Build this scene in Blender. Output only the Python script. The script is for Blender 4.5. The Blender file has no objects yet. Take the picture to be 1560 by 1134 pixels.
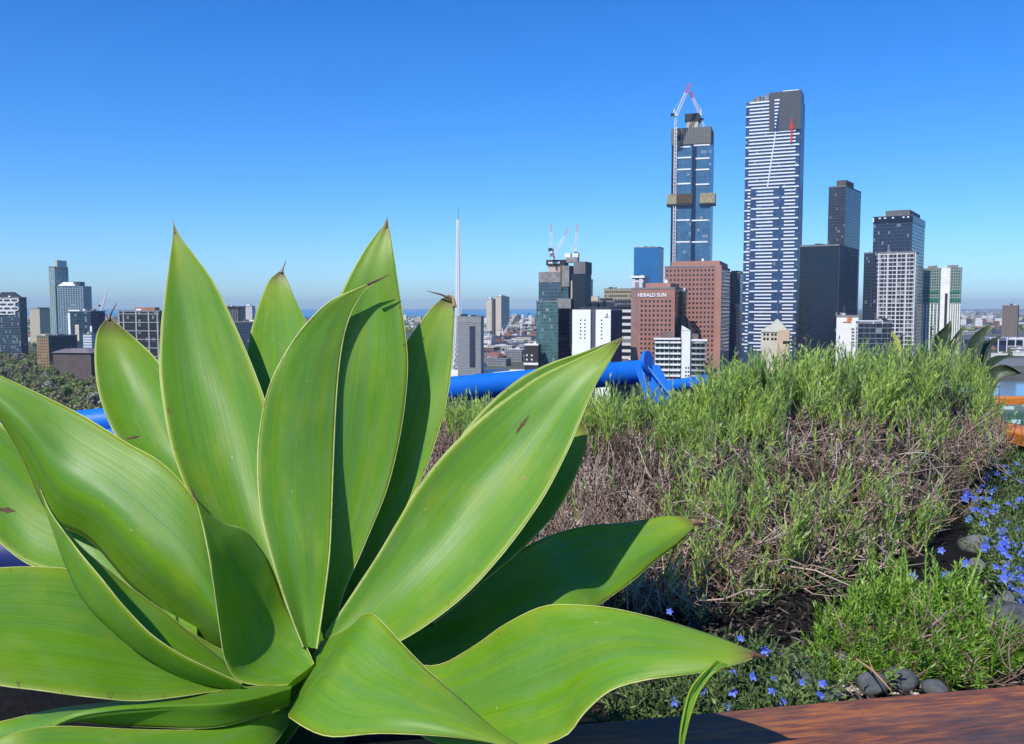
import bpy, math, random
import numpy as np
from mathutils import Vector, noise as mnoise

# ------------------------------------------------------------------ camera, sky, sun, exposure
SC = bpy.context.scene
COL = SC.collection
F = 1351.0                       # focal length in pixels of the 1560 x 1134 photograph
PITCH = math.atan(97.0 / F)      # the camera looks slightly down
EYE = Vector((0.0, 0.0, 70.0))   # a roof terrace 70 m above the street
cam_data = bpy.data.cameras.new("camera")
cam_data.sensor_width = 36.0
cam_data.lens = 36.0 * F / 1560.0
cam_data.clip_start = 0.02
cam_data.clip_end = 200000.0
cam = bpy.data.objects.new("camera", cam_data)
cam.location = EYE
cam.rotation_euler = (math.pi / 2 - PITCH, 0, 0)
COL.objects.link(cam)
SC.camera = cam

TO_SUN = Vector((-0.36, -0.55, 0.755)).normalized()
SUN_EL = math.asin(TO_SUN.z)
SUN_AZ = math.atan2(TO_SUN.x, TO_SUN.y)     # clockwise from +Y
world = bpy.data.worlds.new("World")
SC.world = world
world.use_nodes = True
wn = world.node_tree.nodes
wl = world.node_tree.links
bg = wn["Background"]
sky = wn.new("ShaderNodeTexSky")
sky.sky_type = 'NISHITA'
sky.sun_disc = False
sky.sun_elevation = SUN_EL
sky.sun_rotation = SUN_AZ
sky.altitude = 0
sky.air_density = 1.0
sky.dust_density = 0.35
sky.ozone_density = 6.0
tint = wn.new("ShaderNodeMix")                 # the photograph's vivid white balance for the sky
tint.data_type = 'RGBA'; tint.blend_type = 'MULTIPLY'
tint.inputs[0].default_value = 1.0
tint.inputs[7].default_value = (0.93, 1.31, 1.76, 1.0)
hsv = wn.new("ShaderNodeHueSaturation")
hsv.inputs['Saturation'].default_value = 1.28
wl.new(sky.outputs[0], hsv.inputs['Color'])
wl.new(hsv.outputs[0], tint.inputs[6])
wl.new(tint.outputs[2], bg.inputs['Color'])
bg.inputs['Strength'].default_value = 0.10

sun_data = bpy.data.lights.new("sun", 'SUN')
sun_data.energy = 4.9
sun_data.angle = math.radians(0.53)
sun_data.color = (1.0, 0.95, 0.87)
sun = bpy.data.objects.new("sun", sun_data)
sun.rotation_euler = TO_SUN.to_track_quat('Z', 'Y').to_euler()
sun.location = (-40, -40, 160)
COL.objects.link(sun)

SC.view_settings.view_transform = 'Standard'
SC.view_settings.look = 'None'
SC.view_settings.gamma = 1.0
SC.view_settings.exposure = 0.0
SC.cycles.max_bounces = 7
SC.cycles.diffuse_bounces = 3
SC.cycles.glossy_bounces = 3
SC.cycles.transmission_bounces = 4
SC.cycles.transparent_max_bounces = 8
SC.cycles.volume_bounces = 0
SC.cycles.use_denoising = True
rnd = random.Random(7)

# ------------------------------------------------------------------ helpers
RIGHT = Vector((1, 0, 0))
FWD = Vector((0, math.cos(PITCH), -math.sin(PITCH)))
UP = Vector((0, math.sin(PITCH), math.cos(PITCH)))

def direction(x, y):
    return RIGHT * ((x - 780.0) / F) + UP * ((567.0 - y) / F) + FWD

def P(x, y, d):
    """world point seen at photo position (x, y), d metres along the viewing axis"""
    return EYE + direction(x, y) * d

def PY(x, y, Y):
    r = direction(x, y)
    return EYE + r * (Y / r.y)

def PZ(x, y, z):
    r = direction(x, y)
    return EYE + r * ((z - EYE.z) / r.z)

def lin(r, g, b, k=1.0):
    def f(c):
        c /= 255.0
        return (c / 12.92 if c <= 0.04045 else ((c + 0.055) / 1.055) ** 2.4) * k
    return (f(r), f(g), f(b), 1.0)

ORG = {}

def tag(o, label=None, cat=None, group=None, kind=None):
    if label: o["label"] = label
    if cat: o["category"] = cat
    if group: o["group"] = group
    if kind: o["kind"] = kind
    return o

def thing(name, loc, label, cat, group=None):
    o = bpy.data.objects.new(name, None)
    o.empty_display_size = 0.2
    COL.objects.link(o)
    o.location = loc
    ORG[o] = Vector(loc)
    return tag(o, label, cat, group)

class MB:
    """collects faces in world space, builds ONE mesh object"""
    def __init__(self):
        self.v = []; self.f = []; self.uv = []; self.mi = []
    def face(self, pts, uvs=None, m=0):
        i = len(self.v)
        self.v.extend([tuple(p) for p in pts])
        self.f.append(tuple(range(i, i + len(pts))))
        self.uv.extend(uvs if uvs else [(0.0, 0.0)] * len(pts))
        self.mi.append(m)
    def grid(self, rows, uvs=None, m=0, close=False):
        """rows: list of equally long lists of points, shared vertices"""
        i = len(self.v); n = len(rows[0])
        for r in rows: self.v.extend([tuple(p) for p in r])
        for a in range(len(rows) - 1):
            for b in range(n if close else n - 1):
                c = (b + 1) % n
                q = (i + a * n + b, i + a * n + c, i + (a + 1) * n + c, i + (a + 1) * n + b)
                self.f.append(q); self.mi.append(m)
                if uvs: self.uv.extend([uvs[a][b], uvs[a][c], uvs[a + 1][c], uvs[a + 1][b]])
                else: self.uv.extend([(0, 0)] * 4)
    def box(self, c, u, v, w, m=0):
        """box from corner c along vectors u, v (plan) and w (up); UVs in metres"""
        c = Vector(c); u = Vector(u); v = Vector(v); w = Vector(w)
        lu, lv, lw = u.length, v.length, w.length
        z0 = c.z
        def q(a, b, e, la, le):
            self.face([a, a + b, a + b + e, a + e], [(0, 0), (la, 0), (la, le), (0, le)], m)
        q(c, u, w, lu, lw)
        q(c + u, v, w, lv, lw)
        q(c + u + v, -u, w, lu, lw)
        q(c + v, -v, w, lv, lw)
        q(c + w, u, v, lu, lv)
        q(c + v, u, -v, lu, lv)
    def bar(self, a, b, r, n=4, r2=None, m=0, caps=True):
        a = Vector(a); b = Vector(b)
        if r2 is None: r2 = r
        d = (b - a)
        if d.length < 1e-9: return
        d.normalize()
        s = d.cross(Vector((0, 0, 1)) if abs(d.z) < 0.9 else Vector((1, 0, 0))).normalized()
        t = d.cross(s)
        A = [a + (s * math.cos(2 * math.pi * k / n + .78) + t * math.sin(2 * math.pi * k / n + .78)) * r for k in range(n)]
        B = [b + (s * math.cos(2 * math.pi * k / n + .78) + t * math.sin(2 * math.pi * k / n + .78)) * r2 for k in range(n)]
        L = (b - a).length
        self.grid([A, B], None, m, close=True)
        if caps:
            self.face(A[::-1], None, m); self.face(B, None, m)
    def tube(self, pts, rad, n=6, m=0, caps=True):
        """tube along points; rad number or list"""
        pts = [Vector(p) for p in pts]
        if not hasattr(rad, '__len__'): rad = [rad] * len(pts)
        rows = []; ref = None
        for i, p in enumerate(pts):
            d = (pts[min(i + 1, len(pts) - 1)] - pts[max(i - 1, 0)]).normalized()
            if ref is None:
                ref = d.cross(Vector((0, 0, 1)) if abs(d.z) < 0.9 else Vector((1, 0, 0))).normalized()
            s = (ref - d * ref.dot(d)).normalized(); ref = s
            t = d.cross(s)
            rows.append([p + (s * math.cos(2 * math.pi * k / n) + t * math.sin(2 * math.pi * k / n)) * rad[i] for k in range(n)])
        uvs = [[(k / n, i / max(1, len(pts) - 1)) for k in range(n)] for i in range(len(pts))]
        self.grid(rows, uvs, m, close=True)
        if caps:
            self.face(rows[0][::-1], None, m); self.face(rows[-1], None, m)
    def build(self, name, mat, parent=None, smooth=False, org=None):
        me = bpy.data.meshes.new(name)
        o0 = ORG[parent] if parent is not None else Vector(org if org is not None else (0, 0, 0))
        vs = np.array(self.v, dtype=np.float64).reshape(-1, 3) - np.array(o0)
        me.from_pydata(vs.tolist(), [], self.f)
        uvl = me.uv_layers.new(name="UVMap")
        uvl.data.foreach_set("uv", np.array(self.uv, dtype=np.float32).ravel())
        mats = mat if isinstance(mat, (list, tuple)) else [mat]
        for mm in mats: me.materials.append(mm)
        if len(mats) > 1: me.polygons.foreach_set("material_index", np.array(self.mi, dtype=np.int32))
        if smooth: me.polygons.foreach_set("use_smooth", [True] * len(me.polygons))
        me.update()
        o = bpy.data.objects.new(name, me)
        COL.objects.link(o)
        if parent is not None:
            o.parent = parent
            ORG[o] = o0
        else:
            o.location = o0
            ORG[o] = o0
        return o

def place(src_mesh, name, parent, loc, rz=0.0, scale=None):
    """another individual that shares mesh data; loc is in world space"""
    o = bpy.data.objects.new(name, src_mesh)
    COL.objects.link(o)
    if parent is not None:
        o.parent = parent
        o.location = Vector(loc) - ORG[parent]
        ORG[o] = Vector(loc)
    else:
        o.location = loc
        ORG[o] = Vector(loc)
    o.rotation_euler = (0, 0, rz)
    if scale: o.scale = scale
    return o

# ------------------------------------------------------------------ materials
class NT:
    def __init__(self, name):
        self.mat = bpy.data.materials.new(name)
        self.mat.use_nodes = True
        self.n = self.mat.node_tree.nodes; self.l = self.mat.node_tree.links
        self.b = self.n["Principled BSDF"]; self.out = self.n["Material Output"]
    def new(self, t, **kw):
        nd = self.n.new(t)
        for k, v in kw.items(): setattr(nd, k, v)
        return nd
    def math(self, op, a, b=None, c=None):
        nd = self.new("ShaderNodeMath", operation=op)
        for i, x in enumerate((a, b, c)):
            if x is None: continue
            if isinstance(x, (int, float)): nd.inputs[i].default_value = x
            else: self.l.new(x, nd.inputs[i])
        return nd.outputs[0]
    def mix(self, f, a, b):
        nd = self.new("ShaderNodeMix", data_type='RGBA')
        for i, x in ((0, f), (6, a), (7, b)):
            if isinstance(x, (int, float)): nd.inputs[i].default_value = x
            elif isinstance(x, tuple): nd.inputs[i].default_value = x
            else: self.l.new(x, nd.inputs[i])
        return nd.outputs[2]
    def ramp(self, f, stops, interp='LINEAR'):
        nd = self.new("ShaderNodeValToRGB")
        cr = nd.color_ramp; cr.interpolation = interp
        while len(cr.elements) < len(stops): cr.elements.new(0.5)
        for e, (p, c) in zip(cr.elements, stops): e.position = p; e.color = c
        self.l.new(f, nd.inputs[0])
        return nd.outputs[0]
    def noise(self, scale, vec=None, detail=4, rough=0.55):
        nd = self.new("ShaderNodeTexNoise")
        nd.inputs['Scale'].default_value = scale
        nd.inputs['Detail'].default_value = detail
        nd.inputs['Roughness'].default_value = rough
        if vec is not None: self.l.new(vec, nd.inputs['Vector'])
        return nd.outputs[0]
    def uvsep(self):
        uv = self.new("ShaderNodeUVMap")
        s = self.new("ShaderNodeSeparateXYZ")
        self.l.new(uv.outputs[0], s.inputs[0])
        return uv.outputs[0], s.outputs[0], s.outputs[1]
    def coord(self, kind='Object'):
        return self.new("ShaderNodeTexCoord").outputs[kind]
    def comb(self, x, y, z=0.0):
        nd = self.new("ShaderNodeCombineXYZ")
        for i, q in enumerate((x, y, z)):
            if isinstance(q, (int, float)): nd.inputs[i].default_value = q
            else: self.l.new(q, nd.inputs[i])
        return nd.outputs[0]
    def set(self, color=None, rough=None, spec=None, metal=None):
        if color is not None:
            if isinstance(color, tuple): self.b.inputs['Base Color'].default_value = color
            else: self.l.new(color, self.b.inputs['Base Color'])
        for k, v in (('Roughness', rough), ('Specular IOR Level', spec), ('Metallic', metal)):
            if v is None: continue
            if isinstance(v, (int, float)): self.b.inputs[k].default_value = v
            else: self.l.new(v, self.b.inputs[k])
        return self.mat
    def bump(self, h, strength=0.3, dist=0.01):
        nd = self.new("ShaderNodeBump")
        nd.inputs['Strength'].default_value = strength
        nd.inputs['Distance'].default_value = dist
        self.l.new(h, nd.inputs['Height'])
        self.l.new(nd.outputs[0], self.b.inputs['Normal'])

MATS = {}
def plain(name, color, rough=0.7, vary=0.18, scale=0.15, spec=0.4, metal=0.0):
    """painted / stone surface with soft blotches and streaks of weathering"""
    if name in MATS: return MATS[name]
    t = NT(name)
    n = t.noise(scale, t.coord(), 5)
    dark = tuple(c * (1 - vary) for c in color[:3]) + (1,)
    lite = tuple(min(1, c * (1 + vary)) for c in color[:3]) + (1,)
    t.set(t.ramp(n, [(0.3, dark), (0.7, lite)]), rough, spec, metal)
    MATS[name] = t.mat
    return t.mat

def facade(name, wall, glass, bay=3.0, floor=3.5, mull=0.12, span=0.3, rough=0.15, vary=0.5, wall_rough=0.7, blinds=0.1, spec=0.6):
    """curtain wall: per-pane glass tint, mullions and spandrels; UVs are metres"""
    if name in MATS: return MATS[name]
    t = NT(name)
    uv, u, v = t.uvsep()
    a = t.math('DIVIDE', u, bay); b = t.math('DIVIDE', v, floor)
    fa = t.math('FRACT', a); fb = t.math('FRACT', b)
    cell = t.comb(t.math('FLOOR', a), t.math('FLOOR', b))
    wnz = t.new("ShaderNodeTexWhiteNoise", noise_dimensions='2D')
    t.l.new(cell, wnz.inputs['Vector'])
    g0 = tuple(c * (1 - vary) for c in glass[:3]) + (1,)
    g1 = tuple(min(1, c * (1 + vary)) for c in glass[:3]) + (1,)
    big = t.ramp(t.noise(0.03, uv, 4), [(.3, (0, 0, 0, 1)), (.7, (1, 1, 1, 1))])  # broad patches imitate varied reflections in the glass tint
    mixv = t.math('ADD', t.math('MULTIPLY', wnz.outputs[0], 0.5), t.math('MULTIPLY', big, 0.5))
    gc = t.mix(mixv, g0, g1)
    bl = t.math('GREATER_THAN', wnz.outputs[0], 1 - blinds)
    gc = t.mix(t.math('MULTIPLY', bl, 0.55), gc, (0.35, 0.36, 0.36, 1))
    isw = t.math('MAXIMUM', t.math('LESS_THAN', fa, mull), t.math('LESS_THAN', fb, span))
    wn_ = t.noise(0.1, uv, 4)
    w0 = tuple(c * 0.82 for c in wall[:3]) + (1,)
    w1 = tuple(min(1, c * 1.15) for c in wall[:3]) + (1,)
    wc = t.mix(wn_, w0, w1)
    t.bump(t.noise(0.22, uv, 3), 0.25, 0.35)
    t.set(t.mix(isw, gc, wc), t.mix(isw, (rough,) * 3 + (1,), (wall_rough,) * 3 + (1,)), spec)
    MATS[name] = t.mat
    return t.mat
# ------------------------------------------------------------------ the setting: land, sea, river, parkland
def ground_material():
    t = NT("city_ground")
    co = t.coord()
    n1 = t.noise(0.012, co, 6, 0.7)
    n2 = t.noise(0.0012, co, 5, 0.6)
    vor = t.new("ShaderNodeTexVoronoi"); vor.inputs['Scale'].default_value = 0.02
    t.l.new(co, vor.inputs['Vector'])
    c = t.ramp(n1, [(0.3, (0.05, 0.055, 0.05, 1)), (0.45, (0.09, 0.10, 0.07, 1)), (0.55, (0.16, 0.155, 0.15, 1)), (0.7, (0.24, 0.23, 0.22, 1))])
    c2 = t.mix(n2, (0.05, 0.075, 0.035, 1), c)
    return t.set(c2, 0.9, 0.2)
mb = MB()
S = 90000.0
mb.face([(-S, -3000, 0), (S, -3000, 0), (S, S, 0), (-S, S, 0)])
tag(mb.build("ground", ground_material()), "grey and green city plain far below the terrace", kind="structure")

t = NT("sea_water")
t.set(t.mix(t.noise(0.0006, t.coord(), 4), (0.02, 0.20, 0.36, 1), (0.03, 0.27, 0.44, 1)), 0.45, 0.5)
mb = MB()
mb.face([(-S, 6900, .6), (-900, 7100, .6), (900, 7600, .6), (1900, 9000, .6), (0.17 * S, S, .6), (-S, S, .6)])
tag(mb.build("sea", t.mat), "blue bay along the horizon", kind="structure")

t = NT("river_water")
t.set((0.10, 0.15, 0.22, 1), 0.12, 0.5)
t.bump(t.noise(0.4, t.coord(), 3), 0.05)
mb = MB()
mb.face([PZ(1440, 606, 0.05), PZ(1700, 606, 0.05), PZ(1700, 579, 0.05), PZ(1440, 581, 0.05)])
tag(mb.build("river", t.mat), "pale blue grey river below the planter at the right", kind="structure")
mb = MB()
a = PZ(1440, 579.5, 0); b = PZ(1700, 577.5, 0)
mb.box(a, b - a, (0, 9, 0), (0, 0, 4.0))
tag(mb.build("embankment", plain("bank_stone", (0.13, 0.12, 0.11, 1), 0.9)), "stone embankment wall along the far river bank", kind="structure")
mb = MB()
mb.face([PZ(1440, 560, 0.3), PZ(1700, 556, 0.3), PZ(1700, 544, 0.3), PZ(1440, 548, 0.3)])
tag(mb.build("road", plain("asphalt_far", (0.16, 0.16, 0.165, 1), 0.9)), "wide grey road beyond the river", kind="structure")
mb = MB()
mb.face([PZ(-150, 640, 0.3), PZ(330, 640, 0.3), PZ(260, 548, 0.3), PZ(-150, 522, 0.3)])
tn = NT("park_lawn")
tn.set(tn.ramp(tn.noise(0.03, tn.coord(), 5), [(0.35, (0.035, 0.05, 0.02, 1)), (0.7, (0.09, 0.095, 0.04, 1))]), 0.95, 0.1)
tag(mb.build("parkland", tn.mat), "dark lawn beneath the park trees", kind="structure")

# ------------------------------------------------------------------ city buildings
def XR(x, y=470.0):
    r = direction(x, y)
    return r.x / r.y

class Tower:
    """rotated block: front face from photo column x0 to xe, right side to x1, roof at row ytop, Y metres away"""
    def __init__(s, x0, xe, x1, ytop, Y, a=22.0, ym=470.0, D=None):
        s.a = math.radians(a); ca, sa = math.cos(s.a), math.sin(s.a)
        Xe = XR(xe, ym); X0 = XR(x0, ym)
        s.Ex, s.Ey = Xe * Y, Y
        s.W = (s.Ex - X0 * s.Ey) / (ca + X0 * sa)
        if x1 is not None:
            X1 = XR(x1, ym)
            s.D = (X1 * s.Ey - s.Ex) / (sa - X1 * ca) if D is None else D
            if s.D <= 2 or s.D > 5 * s.W: s.D = max(8.0, s.W * 0.9)
        else:
            s.D = D or s.W * 0.9
        s.u = Vector((ca, -sa, 0)); s.b = Vector((sa, ca, 0))
        s.L = Vector((s.Ex, s.Ey, 0)) - s.u * s.W
        s.top = PY(xe, ytop, Y).z
        s.Y = Y
    def z(s, y): return PY(780, y, s.Y).z
    def sx(s, x, y=470.0):
        X = XR(x, y)
        return s.W - (s.Ex - X * s.Ey) / (math.cos(s.a) + X * math.sin(s.a))
    def pt(s, along, back, z): return s.L + s.u * along + s.b * back + Vector((0, 0, z))
    def block(s, mb, s0, s1, r0, r1, z0, z1, m=0):
        mb.box(s.pt(s0, r0, z0), s.u * (s1 - s0), s.b * (r1 - r0), Vector((0, 0, z1 - z0)), m)
    def rect(s, mb, x0, x1, y0, y1, out=0.3, back=0.0, m=0):
        """proud slab on the front face covering photo rectangle"""
        ymid = (y0 + y1) / 2
        s.block(mb, s.sx(x0, ymid), s.sx(x1, ymid), -out, back, s.z(y1), s.z(y0), m)
    def begin(s, name, label, cat="building", group=None):
        c = s.pt(s.W / 2, s.D / 2, 0)
        s.th = thing(name, (c.x, c.y, 0), label, cat, group)
        return s.th
    def walls(s, mat, z0=-2.0, name="walls", roof=True):
        mb = MB(); s.block(mb, 0, s.W, 0, s.D, z0, s.top)
        o = mb.build(name, mat, s.th)
        if roof:
            mb = MB()
            e = 0.25; h = 1.1
            s.block(mb, -e, s.W + e, -e, 0.5, s.top - 0.2, s.top + h)
            s.block(mb, -e, s.W + e, s.D - 0.5, s.D + e, s.top - 0.2, s.top + h)
            s.block(mb, -e, 0.5, 0.5, s.D - 0.5, s.top - 0.2, s.top + h)
            s.block(mb, s.W - 0.5, s.W + e, 0.5, s.D - 0.5, s.top - 0.2, s.top + h)
            s.block(mb, 0.5, s.W - 0.5, 0.5, s.D - 0.5, s.top - 0.2, s.top + 0.15)
            mb.build("roof", M_ROOF, s.th)
            q = random.Random(int(s.Ex * 7 + s.Y))
            for i in range(3):
                mb = MB(); a_ = q.uniform(.1, .75); b_ = q.uniform(.15, .7); w_ = q.uniform(.06, .18)
                s.block(mb, a_ * s.W, (a_ + w_) * s.W, b_ * s.D, (b_ + .15) * s.D, s.top + .14, s.top + q.uniform(1.6, 3.4)); mb.build("rooftop_unit", (M_GREYC, M_WHITE, M_DARK)[i], s.th)
            mb = MB(); p_ = s.pt(q.uniform(.2, .8) * s.W, .4 * s.D, s.top); mb.bar(p_, p_ + Vector((0, 0, q.uniform(4, 8))), .16, 4); mb.build("aerial", M_GREYC, s.th)
        return o
    def plant(s, mat, s0, s1, r0, r1, h, name="rooftop_plant", base=None):
        z = s.top if base is None else base
        mb = MB(); s.block(mb, s0 * s.W, s1 * s.W, r0 * s.D, r1 * s.D, z - 0.1, z + h)
        return mb.build(name, mat, s.th)
    def windows(s, cells, w, h, mat, out=0.06, name="window", ang=None):
        """cells: (along, z) of each window's lower left corner on the front; each its own object, past 100 one mesh"""
        src = MB()
        src.box((0, 0, 0), (w, 0, 0), (0, 0.3, 0), (0, 0, h))
        me = None
        for i, (a_, z_) in enumerate(cells[:100]):
            p = s.pt(a_, -out, z_)
            if me is None:
                o = src.build(name, mat, None); me = o.data
                o.parent = s.th; o.location = p - ORG[s.th]; o.rotation_euler = (0, 0, -s.a)
            else:
                place(me, name, s.th, p, -s.a)
        if len(cells) > 100:
            mb = MB()
            for a_, z_ in cells[100:]:
                s.block(mb, a_, a_ + w, -out, 0.2, z_, z_ + h)
            o = mb.build(name, mat, s.th); o["kind"] = "stuff"

M_ROOF = plain("roof_grey", (0.20, 0.20, 0.20, 1), 0.85)
M_WHITE = plain("white_concrete", (0.80, 0.79, 0.76, 1), 0.7, 0.08)
M_CREAM = plain("cream_render", (0.55, 0.48, 0.37, 1), 0.8, 0.1)
M_GREYC = plain("raw_concrete", (0.24, 0.23, 0.22, 1), 0.85, 0.3, 0.25)
M_PINK = plain("pink_precast", (0.33, 0.165, 0.13, 1), 0.8, 0.1, 0.08)
M_PINKD = plain("pink_precast_worn", (0.40, 0.20, 0.15, 1), 0.8, 0.1, 0.08)
M_DARK = plain("dark_metal", (0.03, 0.033, 0.04, 1), 0.5)
M_WIN = plain("dark_window_glass", (0.012, 0.013, 0.018, 1), 0.15, 0.4, 0.4, 0.5)
M_GOLD = plain("gold_formwork", (0.32, 0.275, 0.165, 1), 0.7, 0.25, 0.3)
M_BAND = plain("white_spandrel", (0.78, 0.80, 0.84, 1), 0.5, 0.05)
M_RED = plain("red_paint", (0.65, 0.035, 0.03, 1), 0.5)
M_CRANE = plain("white_crane_paint", (0.75, 0.72, 0.72, 1), 0.5)
M_CRANE_RED = plain("crane_red_paint", (0.62, 0.10, 0.14, 1), 0.5)
M_CRANE_PINK = plain("crane_pink_paint", (0.62, 0.38, 0.40, 1), .5)
M_TAN = plain("tan_concrete", (0.50, 0.42, 0.30, 1), 0.85, 0.15, 0.2)

# -- tallest tower: blue glass with white floor bands and a grey crown
T = Tower(1131, 1213, 1219, 150, 930, 24)
T.begin("skyscraper", "tallest blue glass tower with white floor bands and red striped grey crown")
T.walls(facade("blue_banded_glass", (0.03, 0.055, 0.13, 1), (0.036, 0.075, 0.160, 1), 2.2, 3.65, 0.06, 0.12, 0.25, 0.55, 0.5, 0.02))
bands = []
def sl(y): return 1189.5 - (y - 146) * (20.0 / 136)
k = 0; y = 150.5
while y < 282:
    lng = (k % 3 == 1)
    left = 1137.2 if lng else 1142.5
    lean = -(y - 150) * 0.019
    if y < 197:
        bands.append((left + lean, 1172.0, y)); bands.append((1180, sl(y), y))
    else:
        bands.append((left + lean, sl(y) - 0.8, y))
        bands.append((sl(y) + 1.0, (1219 if lng else 1213.5) + lean, y))
    k += 1; y += 5.33
while y < 535:
    d = -(y - 283) * 0.0205
    if k % 3 == 1:
        bands += [(1135 + d, 1144 + d, y + 2.4), (1145 + d, 1187.5 + d, y), (1191.5 + d, 1217 + d, y)]
    else:
        bands += [(1139.5 + d, 1143.5 + d, y + 2.4), (1153 + d, 1178.5 + d, y), (1195.5 + d, 1212 + d, y)]
    k += 1; y += 5.33
bands.sort(key=lambda b: b[0] - b[1])
rest = MB()
for i, (xa, xb, yy) in enumerate(bands):
    m_ = MB() if i < 99 else rest
    T.rect(m_, xa, xb, yy - 1.05, yy + 1.05, 0.7)
    if i < 99: m_.build("floor_band", M_BAND, T.th)
o = rest.build("floor_band", M_BAND, T.th); o["kind"] = "stuff"
mb = MB()
ys = [146, 170, 197, 225, 255, 283]
for ya, yb in zip(ys[:-1], ys[1:]):
    mb.bar(T.pt(T.sx(sl(ya), ya), -0.7, T.z(ya)), T.pt(T.sx(sl(yb), yb), -0.7, T.z(yb)), 0.75)
mb.build("slanting_fin", M_BAND, T.th)
mb = MB(); T.block(mb, T.W - .1, T.W + .35, .6, T.D - .5, 0, T.z(152)); mb.build("toned_side_wall", facade("shaded_navy_glass", (0.012, 0.02, 0.05, 1), (0.008, 0.018, 0.05, 1), 2.2, 3.65, .06, .12, .3, .4), T.th)  # right side's shade put into a darker navy glass
mb = MB()
T.block(mb, T.sx(1172.3, 170), T.W + 0.4, -1.4, T.D * .7, T.z(197), T.z(137.5))
mb.build("crown", plain("bronze_grey_glass", (0.088, 0.092, 0.098, 1), 0.35, 0.06), T.th)
mb = MB()
T.block(mb, T.sx(1179.5, 170), T.sx(1187, 170), -1.7, -1.45, T.z(197), T.z(150))
mb.build("crown_slot", plain("blue_glass_strip", (0.03, 0.06, 0.15, 1), 0.3), T.th)
for i in range(9):
    mb = MB(); T.rect(mb, 1180.5, sl(150 + i * 5.2) - .5, 149 + i * 5.2, 151.2 + i * 5.2, 2.2, -1.6); mb.build("crown_louvre", M_BAND, T.th)
mb = MB()
T.rect(mb, 1205.2, 1207.4, 181, 217, 2.3, -1.3); T.rect(mb, 1203.5, 1209, 190, 196, 2.1, -1.35)
mb.build("red_stripe", M_RED, T.th)
mb = MB()
for (xa, xb, yt) in ((1145, 1150, 143), (1151, 1157, 139.5), (1158, 1162, 141), (1164, 1171, 138.5)):
    T.block(mb, T.sx(xa, 145), T.sx(xb, 145), 3, 9, T.top, T.z(yt))
mb.build("rooftop_plant", M_GREYC, T.th)
mb = MB(); T.block(mb, T.sx(1192, 137), T.sx(1216, 137), 4, 8, T.z(137.5), T.z(134.5)); mb.build("roof_rail", M_BAND, T.th)

# -- tower under construction
T = Tower(1022.5, 1080, 1081.5, 218, 985, 17, D=36)
T.begin("unfinished_tower", "slender blue glass tower under construction with a crane and yellow work platforms")
T.walls(facade("unfinished_glass", (0.06, 0.12, 0.20, 1), (0.05, 0.14, 0.25, 1), 3.0, 3.4, 0.10, 0.10, 0.25, 0.35, 0.7, 0.03), roof=False)
mb = MB(); T.block(mb, T.sx(1053, 330), T.sx(1059.5, 330), -0.4, 0.5, 0, T.z(219)); mb.build("shadow_gap", plain("navy_glass", (0.012, 0.025, 0.07, 1), 0.3), T.th)
mb = MB(); T.block(mb, T.sx(1022, 330), T.sx(1030, 330), -0.3, 0.5, 0, T.z(219)); mb.build("corner_strip", plain("navy_glass", (0.012, 0.025, 0.07, 1), 0.3), T.th)
for (xa, xb, y) in ((1031, 1052, 222), (1057, 1081.5, 220.5), (1032, 1053, 238.5), (1060, 1081, 241), (1032, 1052.5, 256.5), (1060, 1080.5, 258), (1032, 1052, 278.5), (1060, 1080.5, 280.5), (1028, 1051, 334.5), (1054, 1078.5, 335.5), (1028, 1051, 368), (1054, 1078, 368.5)):
    mb = MB(); T.rect(mb, xa, xb, y - 1.1, y + 1.1, 0.6); mb.build("floor_band", M_BAND, T.th)
mb = MB(); T.block(mb, T.sx(1023, 205) , T.sx(1083.5, 205), -1.2, T.D + 1, T.z(218.5), T.z(193))
t = NT("scaffold_screen"); uv, u_, v_ = t.uvsep()
st = t.math('ADD', t.math('MULTIPLY', t.math('FRACT', t.math('DIVIDE', u_, 1.9)), 0.5), t.math('MULTIPLY', t.noise(0.5, uv, 3), 0.7))
t.set(t.ramp(st, [(0.25, (0.055, 0.055, 0.05, 1)), (0.8, (0.205, 0.205, 0.195, 1))]), 0.85)
mb.build("scaffold_screen", t.mat, T.th)
mb = MB(); T.block(mb, T.sx(1031, 205), T.sx(1037, 205), -1.5, -1.0, T.z(226), T.z(193)); mb.build("screen_gap", M_DARK, T.th)
mb = MB(); T.block(mb, T.sx(1045, 185), T.sx(1063, 185), 6, 20, T.z(194), T.z(180)); mb.build("lift_core", M_TAN, T.th)
mb = MB(); T.block(mb, T.sx(1042.5, 175), T.sx(1065, 175), 5, 21, T.z(181), T.z(169.5)); mb.build("core_formwork", M_DARK, T.th)
for xa, xb in ((1016.5, 1054.5), (1066.5, 1089.5)):
    mb = MB(); T.block(mb, T.sx(xa, 300), T.sx(xb, 300), -2.5, 12, T.z(310), T.z(294.5))
    o = mb.build("work_platform", M_GOLD, T.th)
    mb = MB(); T.block(mb, T.sx(xa, 300) - .4, T.sx(xb, 300) + .4, -2.9, 12.4, T.z(312.5), T.z(309.5)); ORG[o] = ORG[T.th]; mb.build("platform_deck", M_DARK, o)
    if xa < 1020:
        mb = MB(); T.block(mb, T.sx(1031, 300), T.sx(1054, 300), -2.9, -2.4, T.z(309), T.z(294.5)); mb.build("mesh_guard", plain("brown_mesh", (0.10, 0.07, 0.045, 1), 0.9, 0.5, 0.8), o)
mb = MB()
s_ = T.sx(1028.2, 300); zz = T.z(190)
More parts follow.
